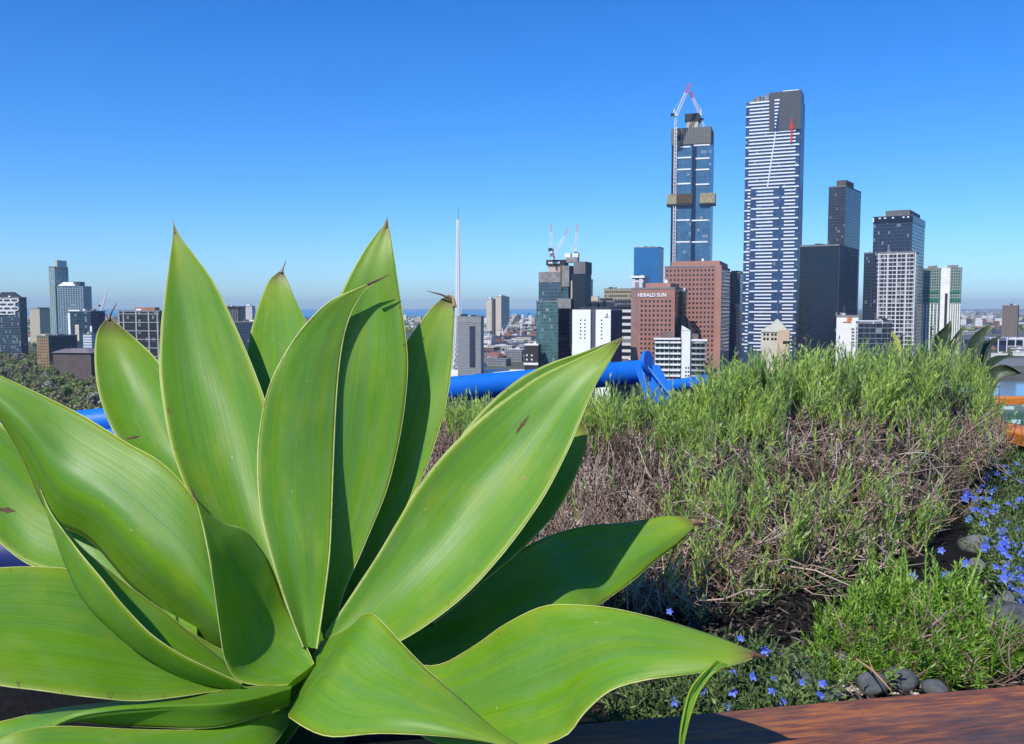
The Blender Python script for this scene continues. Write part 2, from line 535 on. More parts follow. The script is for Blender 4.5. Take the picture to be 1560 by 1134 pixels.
for i in range(70):
    z0 = zz * i / 70; z1 = zz * (i + 1) / 70
    for dx in (-1.3, 1.3):
        mb.bar(T.pt(s_ + dx, -2.0, z0), T.pt(s_ + dx, -2.0, z1), 0.42, 4, None, 0, False)
    mb.bar(T.pt(s_ - 1.3, -2.0, z0), T.pt(s_ + 1.3, -2.0, z1), 0.3, 4, None, 0, False)
    mb.bar(T.pt(s_ + 1.3, -2.0, z0), T.pt(s_ - 1.3, -2.0, z1), 0.3, 4, None, 0, False)
mb.build("hoist_mast", M_CRANE, T.th)

def lattice(mb, a, b, w, n, r):
    """square lattice boom"""
    a = Vector(a); b = Vector(b); d = (b - a).normalized()
    s = d.cross(Vector((0, 1, 0))).normalized() * w / 2; q = Vector((0, 1, 0)) * w / 2
    cs = [s + q, s - q, -s - q, -s + q]
    for c in cs: mb.bar(a + c, b + c, r, 4)
    for i in range(n):
        p = a + (b - a) * (i / n); p2 = a + (b - a) * ((i + 1) / n)
        for k in range(4): mb.bar(p + cs[k], p2 + cs[(k + 1) % 4], r * 0.7, 4, None, 0, False)

def crane(label, base, foot, tip, Y, counter=(-4, 3), w=2.2, group="tower cranes over the building sites", red=None, mast_w=1.8):
    """luffing crane: base and foot of jib and tip as photo positions, Y metres away"""
    B = PY(base[0], base[1], Y); Fq = PY(foot[0], foot[1], Y); Tq = PY(tip[0], tip[1], Y)
    c = thing("tower_crane", B, label, "crane", group)
    mb = MB(); lattice(mb, B, Fq, mast_w, 5, 0.28); mb.build("mast", M_CRANE, c)
    mid = Fq + (Tq - Fq) * 0.72
    mb = MB(); lattice(mb, Fq, mid, w, 10, 0.32); o = mb.build("jib", M_CRANE, c)
    mb = MB(); lattice(mb, mid, Tq, w * 0.8, 4, 0.36); mb.build("jib_tip", red if red else M_CRANE, o)
    A = PY(foot[0] + counter[0] * .5, foot[1] - 11, Y)
    mb = MB(); mb.bar(Fq, A, 0.5); mb.bar(A, PY(foot[0] + counter[0], foot[1], Y), 0.35); mb.bar(A, mid, 0.12); mb.build("a_frame", M_CRANE, c)
    Cq = PY(foot[0] + counter[0], foot[1] + counter[1], Y)
    mb = MB(); mb.box(Cq - Vector((1.8, 1.2, 1.5)), (3.6, 0, 0), (0, 2.4, 0), (0, 0, 3.0)); mb.build("counterweight", M_DARK, c)
    mb = MB(); mb.box(Fq - Vector((1.2, 1.8, 0.5)), (2.4, 0, 0), (0, 3.6, 0), (0, 0, 2.4)); mb.build("cab", M_CRANE, c)
    return c
crane("white crane with red jib tip atop the unfinished skyscraper", (1028.5, 192), (1029.5, 177), (1051, 128), 978, (-5, -2), 2.6, red=M_CRANE_RED)
crane("second pale crane leaning left behind the dark lift core of the unfinished skyscraper", (1072, 193), (1066, 176), (1051, 139), 1000, (3, 6), 2.2, red=M_CRANE_RED)

# -- flat blue tower
T = Tower(965, 1003, 1010, 377, 1350, 22); T.begin("glass_office_tower", "plain saturated blue glass slab behind the pink brown towers")
T.walls(facade("azure_glass", (0.02, 0.14, 0.34, 1), (0.015, 0.13, 0.33, 1), 2.4, 3.6, 0.05, 0.16, 0.3, 0.25, 0.5, 0.0))

# -- twin pink towers
def punched(T, x0, x1, y0, y1, nx, ny, wfrac=0.5, hfrac=0.5, skip=None, mat=None):
    s0, s1 = T.sx(x0, (y0 + y1) / 2), T.sx(x1, (y0 + y1) / 2); z1, z0 = T.z(y0), T.z(y1)
    dx = (s1 - s0) / nx; dz = (z1 - z0) / ny
    cells = [(s0 + (i + 0.5 - wfrac / 2) * dx, z1 - (j + 0.5 + hfrac / 2) * dz) for j in range(ny) for i in range(nx) if not (skip and skip(i, j))]
    T.windows(cells, dx * wfrac, dz * hfrac, mat or M_WIN)
T = Tower(1012, 1098, 1111, 406.5, 745, 19)
T.begin("office_tower", "taller pink brown tower with rows of small square windows, behind the lettered tower")
T.walls(M_PINK)
punched(T, 1012.5, 1088, 408, 580, 13, 24, 0.46, 0.42)
mb = MB(); T.block(mb, T.sx(1089, 470), T.W + .25, -0.35, 1.0, 0, T.z(404)); mb.build("corner_pier", M_PINKD, T.th)
mb = MB(); T.block(mb, T.W - .5, T.W + 0.35, 1.5, T.D - .5, 0, T.z(409)); mb.build("toned_side_wall", facade("shaded_dim_side", (0.05, 0.045, 0.045, 1), (0.03, 0.03, 0.04, 1), 2.0, 3.4, .1, .2), T.th)  # panel carrying the right face's shade in its dim colour
mb = MB(); T.block(mb, T.sx(1022, 400), T.sx(1096, 400), 3, T.D - 3, T.top - .2, T.z(397)); mb.build("rooftop_plant", M_PINKD, T.th)
mb = MB(); c0 = T.pt(T.sx(1068, 395), 12, T.z(397)); 
for i in range(6): mb.bar(c0 + Vector((0, 0, i * .4)), c0 + Vector((0, 0, i * .4 + .4)), 1.2 * math.cos(i / 6.5), 10, 1.2 * math.cos((i + 1) / 6.5))
mb.build("satellite_dome", M_WHITE, T.th)

T = Tower(962, 1028, 1043.5, 440, 690, 21)
T.begin("office_tower", "shorter pink brown tower with white lettering across its top and a dark right side")
T.walls(M_PINK)
punched(T, 974, 1023, 455.5, 600, 8, 20, 0.46, 0.44)
mb = MB(); T.block(mb, T.W - .4, T.W + 0.3, 0.6, T.D - .5, 0, T.top); mb.build("toned_side_wall", facade("shaded_dark_side", (0.02, 0.02, 0.022, 1), (0.012, 0.013, 0.016, 1), 2.0, 3.4, .08, .15), T.th)  # near-black panel: the sunless right face's shade as colour
mb = MB(); T.block(mb, -0.3, T.sx(971, 480), -0.3, 4, 0, T.top - 1); mb.build("corner_pier", plain("shaded_pink_grey", (0.26, 0.17, 0.15, 1), .8), T.th)  # chamfer gets less sun; that dimness is in its colour
mb = MB(); T.block(mb, T.sx(982, 435), T.sx(1020, 435), 4, T.D - 3, T.top - .2, T.z(431)); mb.build("rooftop_plant", M_PINKD, T.th)
mb = MB(); c0 = T.pt(T.sx(1012, 432), 8, T.z(431))
for i in range(6): mb.bar(c0 + Vector((0, 0, i * .45)), c0 + Vector((0, 0, i * .45 + .45)), 1.4 * math.cos(i / 6.5), 10, 1.4 * math.cos((i + 1) / 6.5))
mb.build("satellite_dome", M_WHITE, T.th)
def lettering(T, text, x0, x1, y0, y1, mat, out=0.5, name="lettering"):
    cu = bpy.data.curves.new("text", 'FONT'); cu.body = text; cu.extrude = 0.12; cu.offset = 0.02
    ob = bpy.data.objects.new("text", cu); COL.objects.link(ob)
    dg = bpy.context.evaluated_depsgraph_get()
    me = bpy.data.meshes.new_from_object(ob.evaluated_get(dg))
    bpy.data.objects.remove(ob); 
    xs = [v.co.x for v in me.vertices]; zs = [v.co.y for v in me.vertices]
    ymid = (y0 + y1) / 2
    s0, s1 = T.sx(x0, ymid), T.sx(x1, ymid); z0, z1 = T.z(y1), T.z(y0)
    for v in me.vertices:
        a_ = s0 + (v.co.x - min(xs)) / (max(xs) - min(xs)) * (s1 - s0)
        z_ = z0 + (v.co.y - min(zs)) / (max(zs) - min(zs)) * (z1 - z0)
        v.co = T.pt(a_, -out - v.co.z, z_) - ORG[T.th]
    me.materials.clear(); me.materials.append(mat)
    me.name = name
    o = bpy.data.objects.new(name, me); COL.objects.link(o); o.parent = T.th; ORG[o] = ORG[T.th]
    return o
lettering(T, "HERALD SUN", 972, 1015, 446.6, 452.4, plain("white_lettering", (0.85, 0.84, 0.82, 1), .5, .02), 0.5)
# dark glass link between the pink towers
T = Tower(1028.5, 1044.5, None, 444, 715, 16, D=14); T.begin("glass_link", "narrow black glass block wedged between the two pink brown towers")
T.walls(facade("black_link_glass", (0.03, 0.03, 0.032, 1), (0.016, 0.018, 0.022, 1), 2.5, 3.4, .06, .12, .12))
mb = MB(); p = [T.pt(T.W, 0, T.z(482)), T.pt(T.W + 6.5, 0, T.z(505)), T.pt(T.W + 6.5, 0, 0), T.pt(T.W, 0, 0)]
q = [v + T.b * 10 for v in p]
mb.face(p); mb.face(q[::-1]); mb.face([p[1], p[0], q[0], q[1]]); mb.face([p[2], p[1], q[1], q[2]]); mb.build("sloping_annexe", M_DARK, T.th)

# -- white apartment block with curved balconies
T = Tower(998.5, 1076, None, 516, 520, 8, D=24)
T.begin("apartment_block", "white apartment block with curved glass balconies in front of the pink brown towers")
mb = MB()
s39, s52 = T.sx(1039, 520), T.sx(1053, 520)
T.block(mb, 0, s39, 0, T.D, 0, T.z(518)); T.block(mb, s52, T.W, 1.5, T.D, 0, T.z(520))
mb.build("walls", facade("apartment_glass", (0.45, 0.44, 0.40, 1), (0.03, 0.05, 0.05, 1), 2.6, 3.1, .22, .12, .2), T.th)
mb = MB(); T.block(mb, s39 - .2, s52 - .6, -1.5, 8, 0, T.z(503.5)); mb.build("lift_shaft", M_WHITE, T.th)
mb = MB(); p = [T.pt(s39 - .2, -1.7, T.z(503.5)), T.pt(s52 - .6, -1.7, T.z(503.5)), T.pt(s39 - .2, -1.7, T.z(496))]
mb.face(p); q = [v + T.b * 6 for v in p]; mb.face(q[::-1])
for i in range(3): mb.face([p[i], q[i], q[(i + 1) % 3], p[(i + 1) % 3]])
mb.build("shaft_fin", M_WHITE, T.th)
T.windows([(s39 + 2.0 + (i % 2) * 1.5, T.z(562 + (i // 2) * 6)) for i in range(8)], 0.8, 1.0, M_WIN, 1.6)
for y in (523, 531.5, 540, 548.5, 557, 565.5, 574, 582.5):
    for (sa, sb, cx_) in ((0, s39 * .52, 0), (s39 * .55, s39 - .8, 0), (s52 + 0.2, T.W + .5, 1.6)):
        mb = MB(); rows = []
        n_ = 9
        zt = T.z(y - 2.4); zb = T.z(y + .4)
        fr = []; bk = []
        for i in range(n_):
            f_ = i / (n_ - 1); o_ = -0.9 - (math.sin(f_ * math.pi) * 1.3 if cx_ else 0.25)
            fr.append((T.pt(sa + (sb - sa) * f_, o_, zb), T.pt(sa + (sb - sa) * f_, o_, zt)))
            bk.append((T.pt(sa + (sb - sa) * f_, 0.1 + cx_, zb), T.pt(sa + (sb - sa) * f_, 0.1 + cx_, zt)))
        mb.grid([[a[0] for a in fr], [a[1] for a in fr]])
        mb.grid([[a[0] for a in bk], [a[0] for a in fr]])
        mb.build("balcony", M_WHITE if sa < 1 or cx_ == 0 else plain("balcony_glass_rail", (0.40, 0.43, 0.42, 1), .3), T.th)
mb = MB(); T.block(mb, -0.8, s39 - 1, -1.2, 4, T.z(518), T.z(515.5)); T.block(mb, s52, T.W + .8, -2.2, 6, T.z(520), T.z(517.5)); mb.build("roof_slab", M_WHITE, T.th)
mb = MB(); T.block(mb, 4, s39 - 5, 5, 18, T.z(518), T.z(507)); mb.build("penthouse", plain("brown_penthouse", (0.17, 0.12, 0.10, 1), .8), T.th)
mb = MB(); T.block(mb, s52 + 1, T.W - 4, 6, 18, T.z(520), T.z(510)); mb.build("penthouse", plain("brown_penthouse", (0.17, 0.12, 0.10, 1), .8), T.th)

# -- dark towers
G_NAVY = facade("navy_tower_glass", (0.035, 0.05, 0.08, 1), (0.014, 0.025, 0.055, 1), 2.0, 3.5, .2, .2, .2, .6, .5, .04)
G_BLACK = facade("black_tower_glass", (0.010, 0.014, 0.025, 1), (0.006, 0.010, 0.022, 1), 2.0, 3.6, .10, .14, .12, .5, .4, .02)
G_STEEL = facade("steel_grey_tower_glass", (0.055, 0.065, 0.085, 1), (0.03, 0.045, 0.075, 1), 1.8, 3.4, .22, .2, .25, .5, .5, .03)
T = Tower(1109, 1127, 1136, 416, 1060, 22); T.begin("office_tower", "dark narrow glass tower between taller pink brown tower and tallest banded tower")
T.walls(G_NAVY); T.plant(M_DARK, .1, .8, .2, .8, 3)
T = Tower(1217, 1276, 1305, 374, 800, 32); T.begin("office_tower", "wide black glass block right of the tallest banded tower")
T.walls(G_BLACK); T.plant(M_DARK, .03, .97, .03, .97, 1.6)
mb = MB(); T.block(mb, T.W - .1, T.W + .3, .5, T.D - .5, 0, T.z(376)); mb.build("toned_side_wall", facade("slate_side_glass", (0.075, 0.085, 0.10, 1), (0.03, 0.05, 0.075, 1), 2.0, 3.2, .3, .3), T.th)
mb = MB(); T.block(mb, T.sx(1236, 440), T.sx(1274, 440), -0.3, .2, T.z(530), T.z(388)); mb.build("smooth_panel", plain("black_mirror", (0.010, 0.018, 0.04, 1), .1, .2, .05), T.th)
T = Tower(1258, 1284, 1307, 284, 1080, 35); T.begin("office_tower", "tall slate grey tower with a small roof cap behind the black glass block")
T.walls(G_STEEL); mb = MB(); T.block(mb, T.sx(1272, 280) , T.W - 2, T.D * .1, T.D * .6, T.top, T.z(273)); mb.build("roof_cap", plain("brown_grey_louvre", (0.10, 0.085, 0.08, 1), .8), T.th)
T = Tower(1327, 1386, 1405, 329, 900, 33); T.begin("office_tower", "dark blue rounded top tower standing behind the white grid office block")
T.walls(G_NAVY)
mb = MB(); T.block(mb, T.sx(1347, 322), T.sx(1384, 322), 8, T.D - 6, T.top, T.z(318)); mb.build("roof_cap", plain("grey_louvre", (0.14, 0.14, 0.14, 1), .8), T.th)
mb = MB(); T.block(mb, -0.4, T.W + .4, -0.4, T.D + .4, T.z(338), T.z(328)); mb.build("crown_ring", plain("deep_navy", (0.01, 0.014, 0.03, 1), .3), T.th)
for xx in (1331, 1340, 1348, 1360, 1376, 1383):
    mb = MB(); T.rect(mb, xx - 1, xx + (2.2 if xx != 1331 else .8), 329.5, 331.5 if xx != 1331 else 336, .8); mb.build("crown_light", M_BAND, T.th)
T = Tower(1336, 1393, None, 385, 770, 30, D=20); T.begin("office_block", "dark office block faced with a white grid, before the dark blue tower")
T.walls(facade("grid_block_glass", (0.05, 0.05, 0.06, 1), (0.025, 0.028, 0.04, 1), 3, 3.6, .1, .2, .2, .7, .5, .15))
mb = MB()
for i in range(5): xs = 1336 + 57 * i / 4; T.rect(mb, xs - .9 + (0.9 if i == 0 else -.9 if i == 4 else 0), xs + .9 + (0.9 if i == 0 else -.9 if i == 4 else 0), 385, 560, .55)
for i in range(9):
    xs = 1336 + 57 * (i + .5) / 9; T.rect(mb, xs - .3, xs + .3, 386, 560, .4)
for i in range(27):
    y = 386.5 + i * 6.3; T.rect(mb, 1336, 1393, y - .75, y + .75, .5)
mb.build("white_frame_grid", plain("white_frame", (0.62, 0.58, 0.57, 1), .7, .06), T.th)
T = Tower(1314, 1331, None, 386, 1000, 25); T.begin("office_tower", "slim dark tower tucked left of the dark blue tower"); T.walls(G_NAVY)

def apart_tower(x0, xs, x1, ytop, label):
    T = Tower(x0, x1, None, ytop, 1000, 28, D=22); T.begin("apartment_tower", label, "apartment tower", "white and green apartment towers")
    T.walls(facade("green_apartment_glass", (0.30, 0.33, 0.30, 1), (0.03, 0.11, 0.09, 1), 2.4, 3.1, .3, .25, .2, .6))
    mb = MB(); T.rect(mb, x0, x0 + xs, ytop - 1, 530, 1.2); mb.build("white_pier", M_WHITE, T.th)
    mb = MB(); T.rect(mb, x0 + xs * .45, x0 + xs * .75, ytop + 38, 530, 1.4); mb.build("dark_slot", M_DARK, T.th)
    mb = MB()
    n_ = 5
    for i in range(n_):
        xa = x0 + xs + (x1 - x0 - xs) * (i + .2) / n_; T.rect(mb, xa, xa + 1.6, 463, 540, .8)
    mb.build("white_fins", M_WHITE, T.th)
    mb = MB(); T.rect(mb, x0 + xs, x1, 444, 447, .6); T.rect(mb, x0 + xs, x1, 455, 460, .5); mb.build("green_band", plain("green_glass_band", (0.03, 0.17, 0.12, 1), .3), T.th)
    T.plant(M_GREYC, .3, .8, .2, .8, 4)
apart_tower(1403, 1, 1430, 410, "left of the two white and green apartment towers, with a rail on its roof")
apart_tower(1432, 14, 1463, 409, "right of the two white and green apartment towers, with a broad white left pier")

T = Tower(1275, 1308, None, 483, 600, 20, D=18); T.begin("hotel_block", "blank white block with a small orange bird emblem near its top")
T.walls(M_WHITE)
mb = MB(); T.rect(mb, 1290, 1297, 484.5, 492, .4); T.rect(mb, 1284, 1293, 490, 491.6, .35); T.rect(mb, 1292, 1298, 483.8, 487, .5); mb.build("bird_emblem", plain("orange_emblem", (0.55, 0.20, 0.06, 1), .6), T.th)
mb = MB()
for i in range(6): T.rect(mb, 1297, 1301.5, 500 + i * 5, 502.5 + i * 5, .35)
mb.build("louvre", M_GREYC, T.th)
T = Tower(1308, 1360, None, 493, 560, 18, D=22); T.begin("office_block", "low dark blue glass office with white floor lines below the grid block")
T.walls(facade("low_navy_glass", (0.20, 0.22, 0.24, 1), (0.015, 0.022, 0.045, 1), 3.5, 3.3, .05, .12, .1)); T.plant(M_DARK, .5, .95, .2, .8, 2.0)
mb = MB(); T.rect(mb, 1308, 1345, 488.5, 489.8, .5); T.rect(mb, 1330, 1331, 489, 494, .5); T.rect(mb, 1344, 1345, 489, 494, .5); mb.build("roof_rail", M_BAND, T.th)

# -- cream pavilion
T = Tower(1160, 1203, 1212, 506, 450, 20); T.begin("pavilion", "cream stepped building with a pyramid roof, just above the hedge")
T.walls(M_CREAM, roof=False)
def pyramid(mb, T, s0, s1, r0, r1, z0, z1, f=0.15):
    b = [T.pt(s0, r0, z0), T.pt(s1, r0, z0), T.pt(s1, r1, z0), T.pt(s0, r1, z0)]
    cs = (s0 + s1) / 2; cr = (r0 + r1) / 2; hs = (s1 - s0) / 2 * f; hr = (r1 - r0) / 2 * f
    q = [T.pt(cs - hs, cr - hr, z1), T.pt(cs + hs, cr - hr, z1), T.pt(cs + hs, cr + hr, z1), T.pt(cs - hs, cr + hr, z1)]
    for i in range(4): mb.face([b[i], b[(i + 1) % 4], q[(i + 1) % 4], q[i]])
    mb.face(q)
mb = MB(); pyramid(mb, T, -.4, T.W + .4, -.4, T.D + .4, T.top, T.z(499), .62); pyramid(mb, T, T.W * .25, T.W * .85, T.D * .2, T.D * .8, T.z(499.05), T.z(487), .12); mb.build("roof", plain("verdigris_cream", (0.42, 0.42, 0.33, 1), .8, .12), T.th)
T.windows([(T.sx(x, 510), T.z(y)) for y in (512, 519) for x in (1163, 1168, 1175, 1180, 1190, 1196)], 1.1, 1.3, M_WIN)
mb = MB(); T.block(mb, T.sx(1186, 510), T.sx(1203, 510), -1.5, 2, 0, T.z(503)); mb.build("porch", plain("peach_render", (0.55, 0.40, 0.27, 1), .8), T.th)
mb = MB(); c0 = T.pt(T.sx(1193, 520), -1.6, T.z(524)); mb.box(c0, T.u * 3.2, T.b * .3, (0, 0, 1.4)); mb.build("arched_window", M_WIN, T.th)

# -- stacked glass tower under construction at the centre
T = Tower(817, 850, 870, 460, 800, 20); T.begin("stepped_tower", "stepped teal glass tower under construction with a dark sign box and cranes on top")
G_TEAL = facade("teal_glass", (0.10, 0.16, 0.165, 1), (0.05, 0.125, 0.125, 1), 1.7, 3.0, .14, .14, .2, .75, .5, .06)
T.walls(G_TEAL)
mb = MB(); T.block(mb, T.W - .1, T.W + .3, .4, T.D - .4, 0, T.top - .5); mb.build("toned_side_wall", facade("shaded_teal_glass", (0.07, 0.10, 0.12, 1), (0.012, 0.02, 0.035, 1), 30, 4.0, .02, .22, .2, .5), T.th)  # side turned from the sun, its shade coloured in
def sub(T, x0, x1, y0, y1, r0, r1, mat, name, par=None):
    mb = MB(); T.block(mb, T.sx(x0, (y0 + y1) / 2), T.sx(x1, (y0 + y1) / 2), r0, r1, T.z(y1), T.z(y0))
    return mb.build(name, mat, par or T.th)
sub(T, 819.5, 865, 430, 461, 2, 22, facade("steel_teal_glass", (0.07, 0.10, 0.13, 1), (0.04, 0.085, 0.115, 1), 1.7, 3.2, .14, .2, .2, .6, .5, .05), "middle_tier")
sub(T, 819.5, 855, 414, 430.2, 1.7, 22.3, M_GREYC, "bare_floors")
sub(T, 855, 866.5, 405, 437, 1.3, 20, M_GREYC, "bare_floors")
sub(T, 850, 870, 455, 470, -.5, 3, M_GREYC, "terrace_slab")
sub(T, 866, 889, 417, 530, 4, 26, G_BLACK, "dark_tier"); sub(T, 872, 890, 399, 417.5, 3.6, 26.4, plain("grey_screen", (0.17, 0.165, 0.165, 1), .85, .2), "screen_wall")
sub(T, 868, 870.2, 428, 456, 3.4, 4.5, M_TAN, "hoist_rail"); sub(T, 853, 855.4, 404, 441, .8, 1.6, plain("hazard_hoist", (0.12, 0.11, 0.06, 1), .8, .6, 1.2), "hoist_rail")
sub(T, 832, 852, 403.5, 414.5, 6, 16, plain("pink_core", (0.46, 0.34, 0.29, 1), .8), "lift_core")
o = sub(T, 829.5, 858, 395.5, 404, 5, 17, M_DARK, "sign_box")
mb = MB()
for i in range(9):
    xa = 833 + i * 1.95; T.block(mb, T.sx(xa, 400), T.sx(xa + 1.45, 400), 4.8, 5.2, T.z(401.3), T.z(398.3 + (0.5 if i % 3 == 1 else 0)))
mb.build("blurred_lettering", M_WHITE, o)
for xa, xb in ((856.5, 865), (868.5, 877)):
    sub(T, xa, xb, 385.5, 392, 8, 13, M_WHITE, "water_tank")
sub(T, 858, 876, 391.5, 400, 8, 14, M_GREYC, "lift_core")
crane("upright thin crane over the left end of the dark sign box", (842, 396), (839.5, 386), (839.5, 342), 800, (-1, -5), 1.4, red=M_CRANE_PINK, mast_w=1.4)
crane("crane leaning right from above the dark sign box", (844, 396), (844, 390), (866, 347), 803, (-3, -1), 1.4, red=M_CRANE_PINK, mast_w=1.4)
crane("thin crane rising beside the white tanks of the stepped teal tower", (876, 400), (876, 383), (880, 342), 806, (2, 4), 1.4, red=M_CRANE_PINK, mast_w=1.4)
T = Tower(892, 899, 903, 427, 1100, 20); T.begin("slim_tower", "slim dark tower with a white edge just right of the stepped teal tower"); T.walls(G_NAVY)
mb = MB(); T.rect(mb, 891.8, 897.5, 432, 433.8, .6); T.rect(mb, 891.8, 893.6, 433, 443, .6); mb.build("white_edge", M_WHITE, T.th)

# -- white slab pair
T = Tower(872, 930.5, 948, 472, 650, 22); T.begin("white_block", "bright white block of two blank slabs split by a dark slot")
mb = MB(); s1, s2 = T.sx(899.5, 500), T.sx(907.5, 500)
T.block(mb, 0, s1, 0, T.D - 1, 0, T.top); T.block(mb, s2, T.W, 0, T.D - 1, 0, T.top); mb.build("walls", plain("bright_white", (0.82, 0.82, 0.82, 1), .7, .03), T.th)
mb = MB(); T.block(mb, s1, s2, 2, T.D, 0, T.top + .5); mb.build("dark_slot", plain("slot_grey", (0.08, 0.085, 0.11, 1), .5), T.th)
mb = MB(); T.block(mb, T.W - .2, T.W + .3, .3, T.D - 1, 0, T.top - .3); mb.build("toned_side_wall", plain("shaded_white_side", (0.022, 0.032, 0.075, 1), .75), T.th)  # navy sheet colours in the shade of the white right side
T.windows([(T.sx(x, 500), T.z(y)) for y in (489.5, 495, 500.5, 506, 511.5, 517) for x in (883.5, 890, 915.5)], 1.05, 1.1, M_WIN)
mb = MB(); T.rect(mb, 921, 927, 482.5, 484, .3); T.rect(mb, 923.5, 926, 477.5, 483, .3); mb.build("emblem", plain("grey_emblem", (0.3, 0.3, 0.3, 1), .6), T.th)
T.plant(M_DARK, .1, .9, .3, .9, 2.0)
T = Tower(884, 936, None, 460, 850, 12, D=25); T.begin("office_block", "dark low office with a pale roof box behind the bright white block"); T.walls(G_NAVY); T.plant(M_CREAM, .25, .5, .3, .7, 5.5); T.plant(M_DARK, .55, .9, .3, .7, 3.5)
# -- striped office
T = Tower(920, 964, None, 441, 1000, 16, D=30); T.begin("striped_office", "office with alternating white and dark floors under ochre top storeys")
T.walls(facade("striped_glass", (0.62, 0.60, 0.55, 1), (0.015, 0.02, 0.03, 1), 40, 7.5, .004, .42, .2, .4))
sub(T, 919.8, 964.3, 456, 468, -.5, T.D, facade("striped_dark", (0.02, 0.022, 0.03, 1), (0.25, 0.26, 0.26, 1), 3.2, 4.5, .35, .65, .3, .8), "dark_storeys")
sub(T, 920.5, 964, 441, 455.8, -.3, T.D, facade("ochre_storeys", (0.34, 0.29, 0.18, 1), (0.05, 0.05, 0.04, 1), 2.6, 4.6, .25, .5, .6, .6), "ochre_storeys")
T = Tower(962, 980, 988, 422, 950, 20); T.begin("white_tower", "small white topped tower before the saturated blue slab"); T.walls(facade("white_top_glass", (0.62, 0.60, 0.57, 1), (0.06, 0.09, 0.16, 1), 8, 20, .45, .1, .3))
mb = MB(); T.block(mb, -1, T.W + 1, -1, T.D + 1, T.top - 1, T.top + 1.2); mb.build("roof_slab", M_WHITE, T.th)

# -- grey office by the spire
T = Tower(697, 732.5, None, 484, 800, 5, D=22); T.begin("grey_office", "plain grey office with a dark recess beside the white lattice spire"); T.walls(facade("grey_louvre_glass", (0.30, 0.30, 0.30, 1), (0.17, 0.175, 0.18, 1), 2.2, 2.0, .2, .4, .6, .3, .7, 0))
sub(T, 715.5, 724, 497, 560, -.25, .5, plain("recess_navy", (0.035, 0.04, 0.06, 1), .4), "recess"); sub(T, 696.5, 733, 484, 492, -.3, 3, plain("grey_parapet", (0.27, 0.27, 0.26, 1), .8), "parapet")
T.plant(M_DARK, .1, .35, .3, .6, 3.2)
# -- pair of beige towers
for x0, xe, x1, yt, lab in ((741, 749, 755.5, 456, "left and lower of the two plain beige tower blocks far off by the bay"), (755, 763.5, 776, 452.5, "right and taller of the two plain beige tower blocks far off by the bay")):
    T = Tower(x0, xe, x1, yt, 2300, 30); T.begin("tower_block", lab, "tower block", "beige tower blocks by the bay"); T.walls(plain("beige_block", (0.52, 0.45, 0.36, 1), .85, .06, .05)); T.plant(M_WHITE, .3, .7, .2, .6, 5)
# -- dark low block with white windows
T = Tower(799, 820, None, 527, 780, 10, D=18); T.begin("dark_block", "small black block with square white windows left of the stepped teal tower"); T.walls(plain("charcoal_wall", (0.035, 0.033, 0.032, 1), .8))
sub(T, 799, 820, 524, 526.5, -.5, 4, M_WHITE, "parapet"); sub(T, 798, 820, 553, 556.5, -.6, 1, M_WHITE, "canopy")
T.windows([(T.sx(x, 540), T.z(y)) for y in (543, 549.5) for x in (801.5, 809)], 1.3, 1.5, M_WHITE)

# -- left hand group
T = Tower(-16, 30, 41, 454, 1200, 14, D=None); T.begin("office_tower", "dark office with a white honeycomb frame round its upper floors, at the left edge")
T.walls(facade("honeycomb_glass", (0.06, 0.09, 0.12, 1), (0.02, 0.045, 0.07, 1), 2.2, 3.5, .15, .2, .15, .7))
mb = MB()
for j in range(4):
    for i in range(3):
        cx_ = 0 + i * 11.5 + (5.5 if j % 2 else 0); cy_ = 458 + j * 6.2
        pts = [(cx_ - 4.6, cy_ - 2.4), (cx_ + 4.6, cy_ - 2.4), (cx_ + 5.8, cy_), (cx_ + 4.6, cy_ + 2.4), (cx_ - 4.6, cy_ + 2.4), (cx_ - 5.8, cy_)]
        for k in range(6):
            if pts[k][0] > 30 or pts[(k + 1) % 6][0] > 31: continue
            mb.bar(T.pt(T.sx(*pts[k]), -.5, T.z(pts[k][1])), T.pt(T.sx(*pts[(k + 1) % 6]), -.5, T.z(pts[(k + 1) % 6][1])), .75)
mb.build("honeycomb_frame", M_WHITE, T.th)
mb = MB(); pyramid(mb, T, T.W * .1, T.W * .95, 3, T.D - 3, T.top, T.z(445), .45); mb.build("roof_dome", M_DARK, T.th)
T = Tower(45, 60, 80, 471, 1750, 22); T.begin("tower_block", "squat cream block left of the pale green tall tower"); T.walls(facade("cream_block", (0.50, 0.44, 0.30, 1), (0.30, 0.27, 0.2, 1), 2.5, 3, .4, .5, .6, .2, .8, 0)); T.plant(M_DARK, .5, .95, .2, .8, 3)
G_PALE = facade("pale_green_glass", (0.34, 0.42, 0.40, 1), (0.10, 0.17, 0.19, 1), 3.6, 3.2, .3, .3, .25, .4, .6, .05)
T = Tower(76, 85, 106, 407, 1500, 14); T.begin("apartment_tower", "tall pale green apartment tower stepping down to its right, far left"); T.walls(G_PALE)
mb = MB(); T.block(mb, T.W * .55, T.W + 3, T.D * .1, T.D * .8, T.top, T.z(396.5)); mb.build("roof_tower", plain("pale_green_panel", (0.42, 0.50, 0.48, 1), .6), T.th)
mb = MB(); p0 = PY(88, 470, 1490); p1 = PY(127.5, 470, 1490); zt = PY(100, 436, 1490).z
mb.box((p0.x, 1490, 0), (p1.x - p0.x, 0, 0), (0, 30, 0), (0, 0, zt)); mb.build("lower_wing", facade("pale_wing_glass", (0.26, 0.33, 0.36, 1), (0.05, 0.10, 0.14, 1), 4.2, 3.2, .3, .25, .25, .5, .6, .08), T.th)
mb = MB(); q0 = PY(90, 470, 1490); q1 = PY(116, 470, 1490)
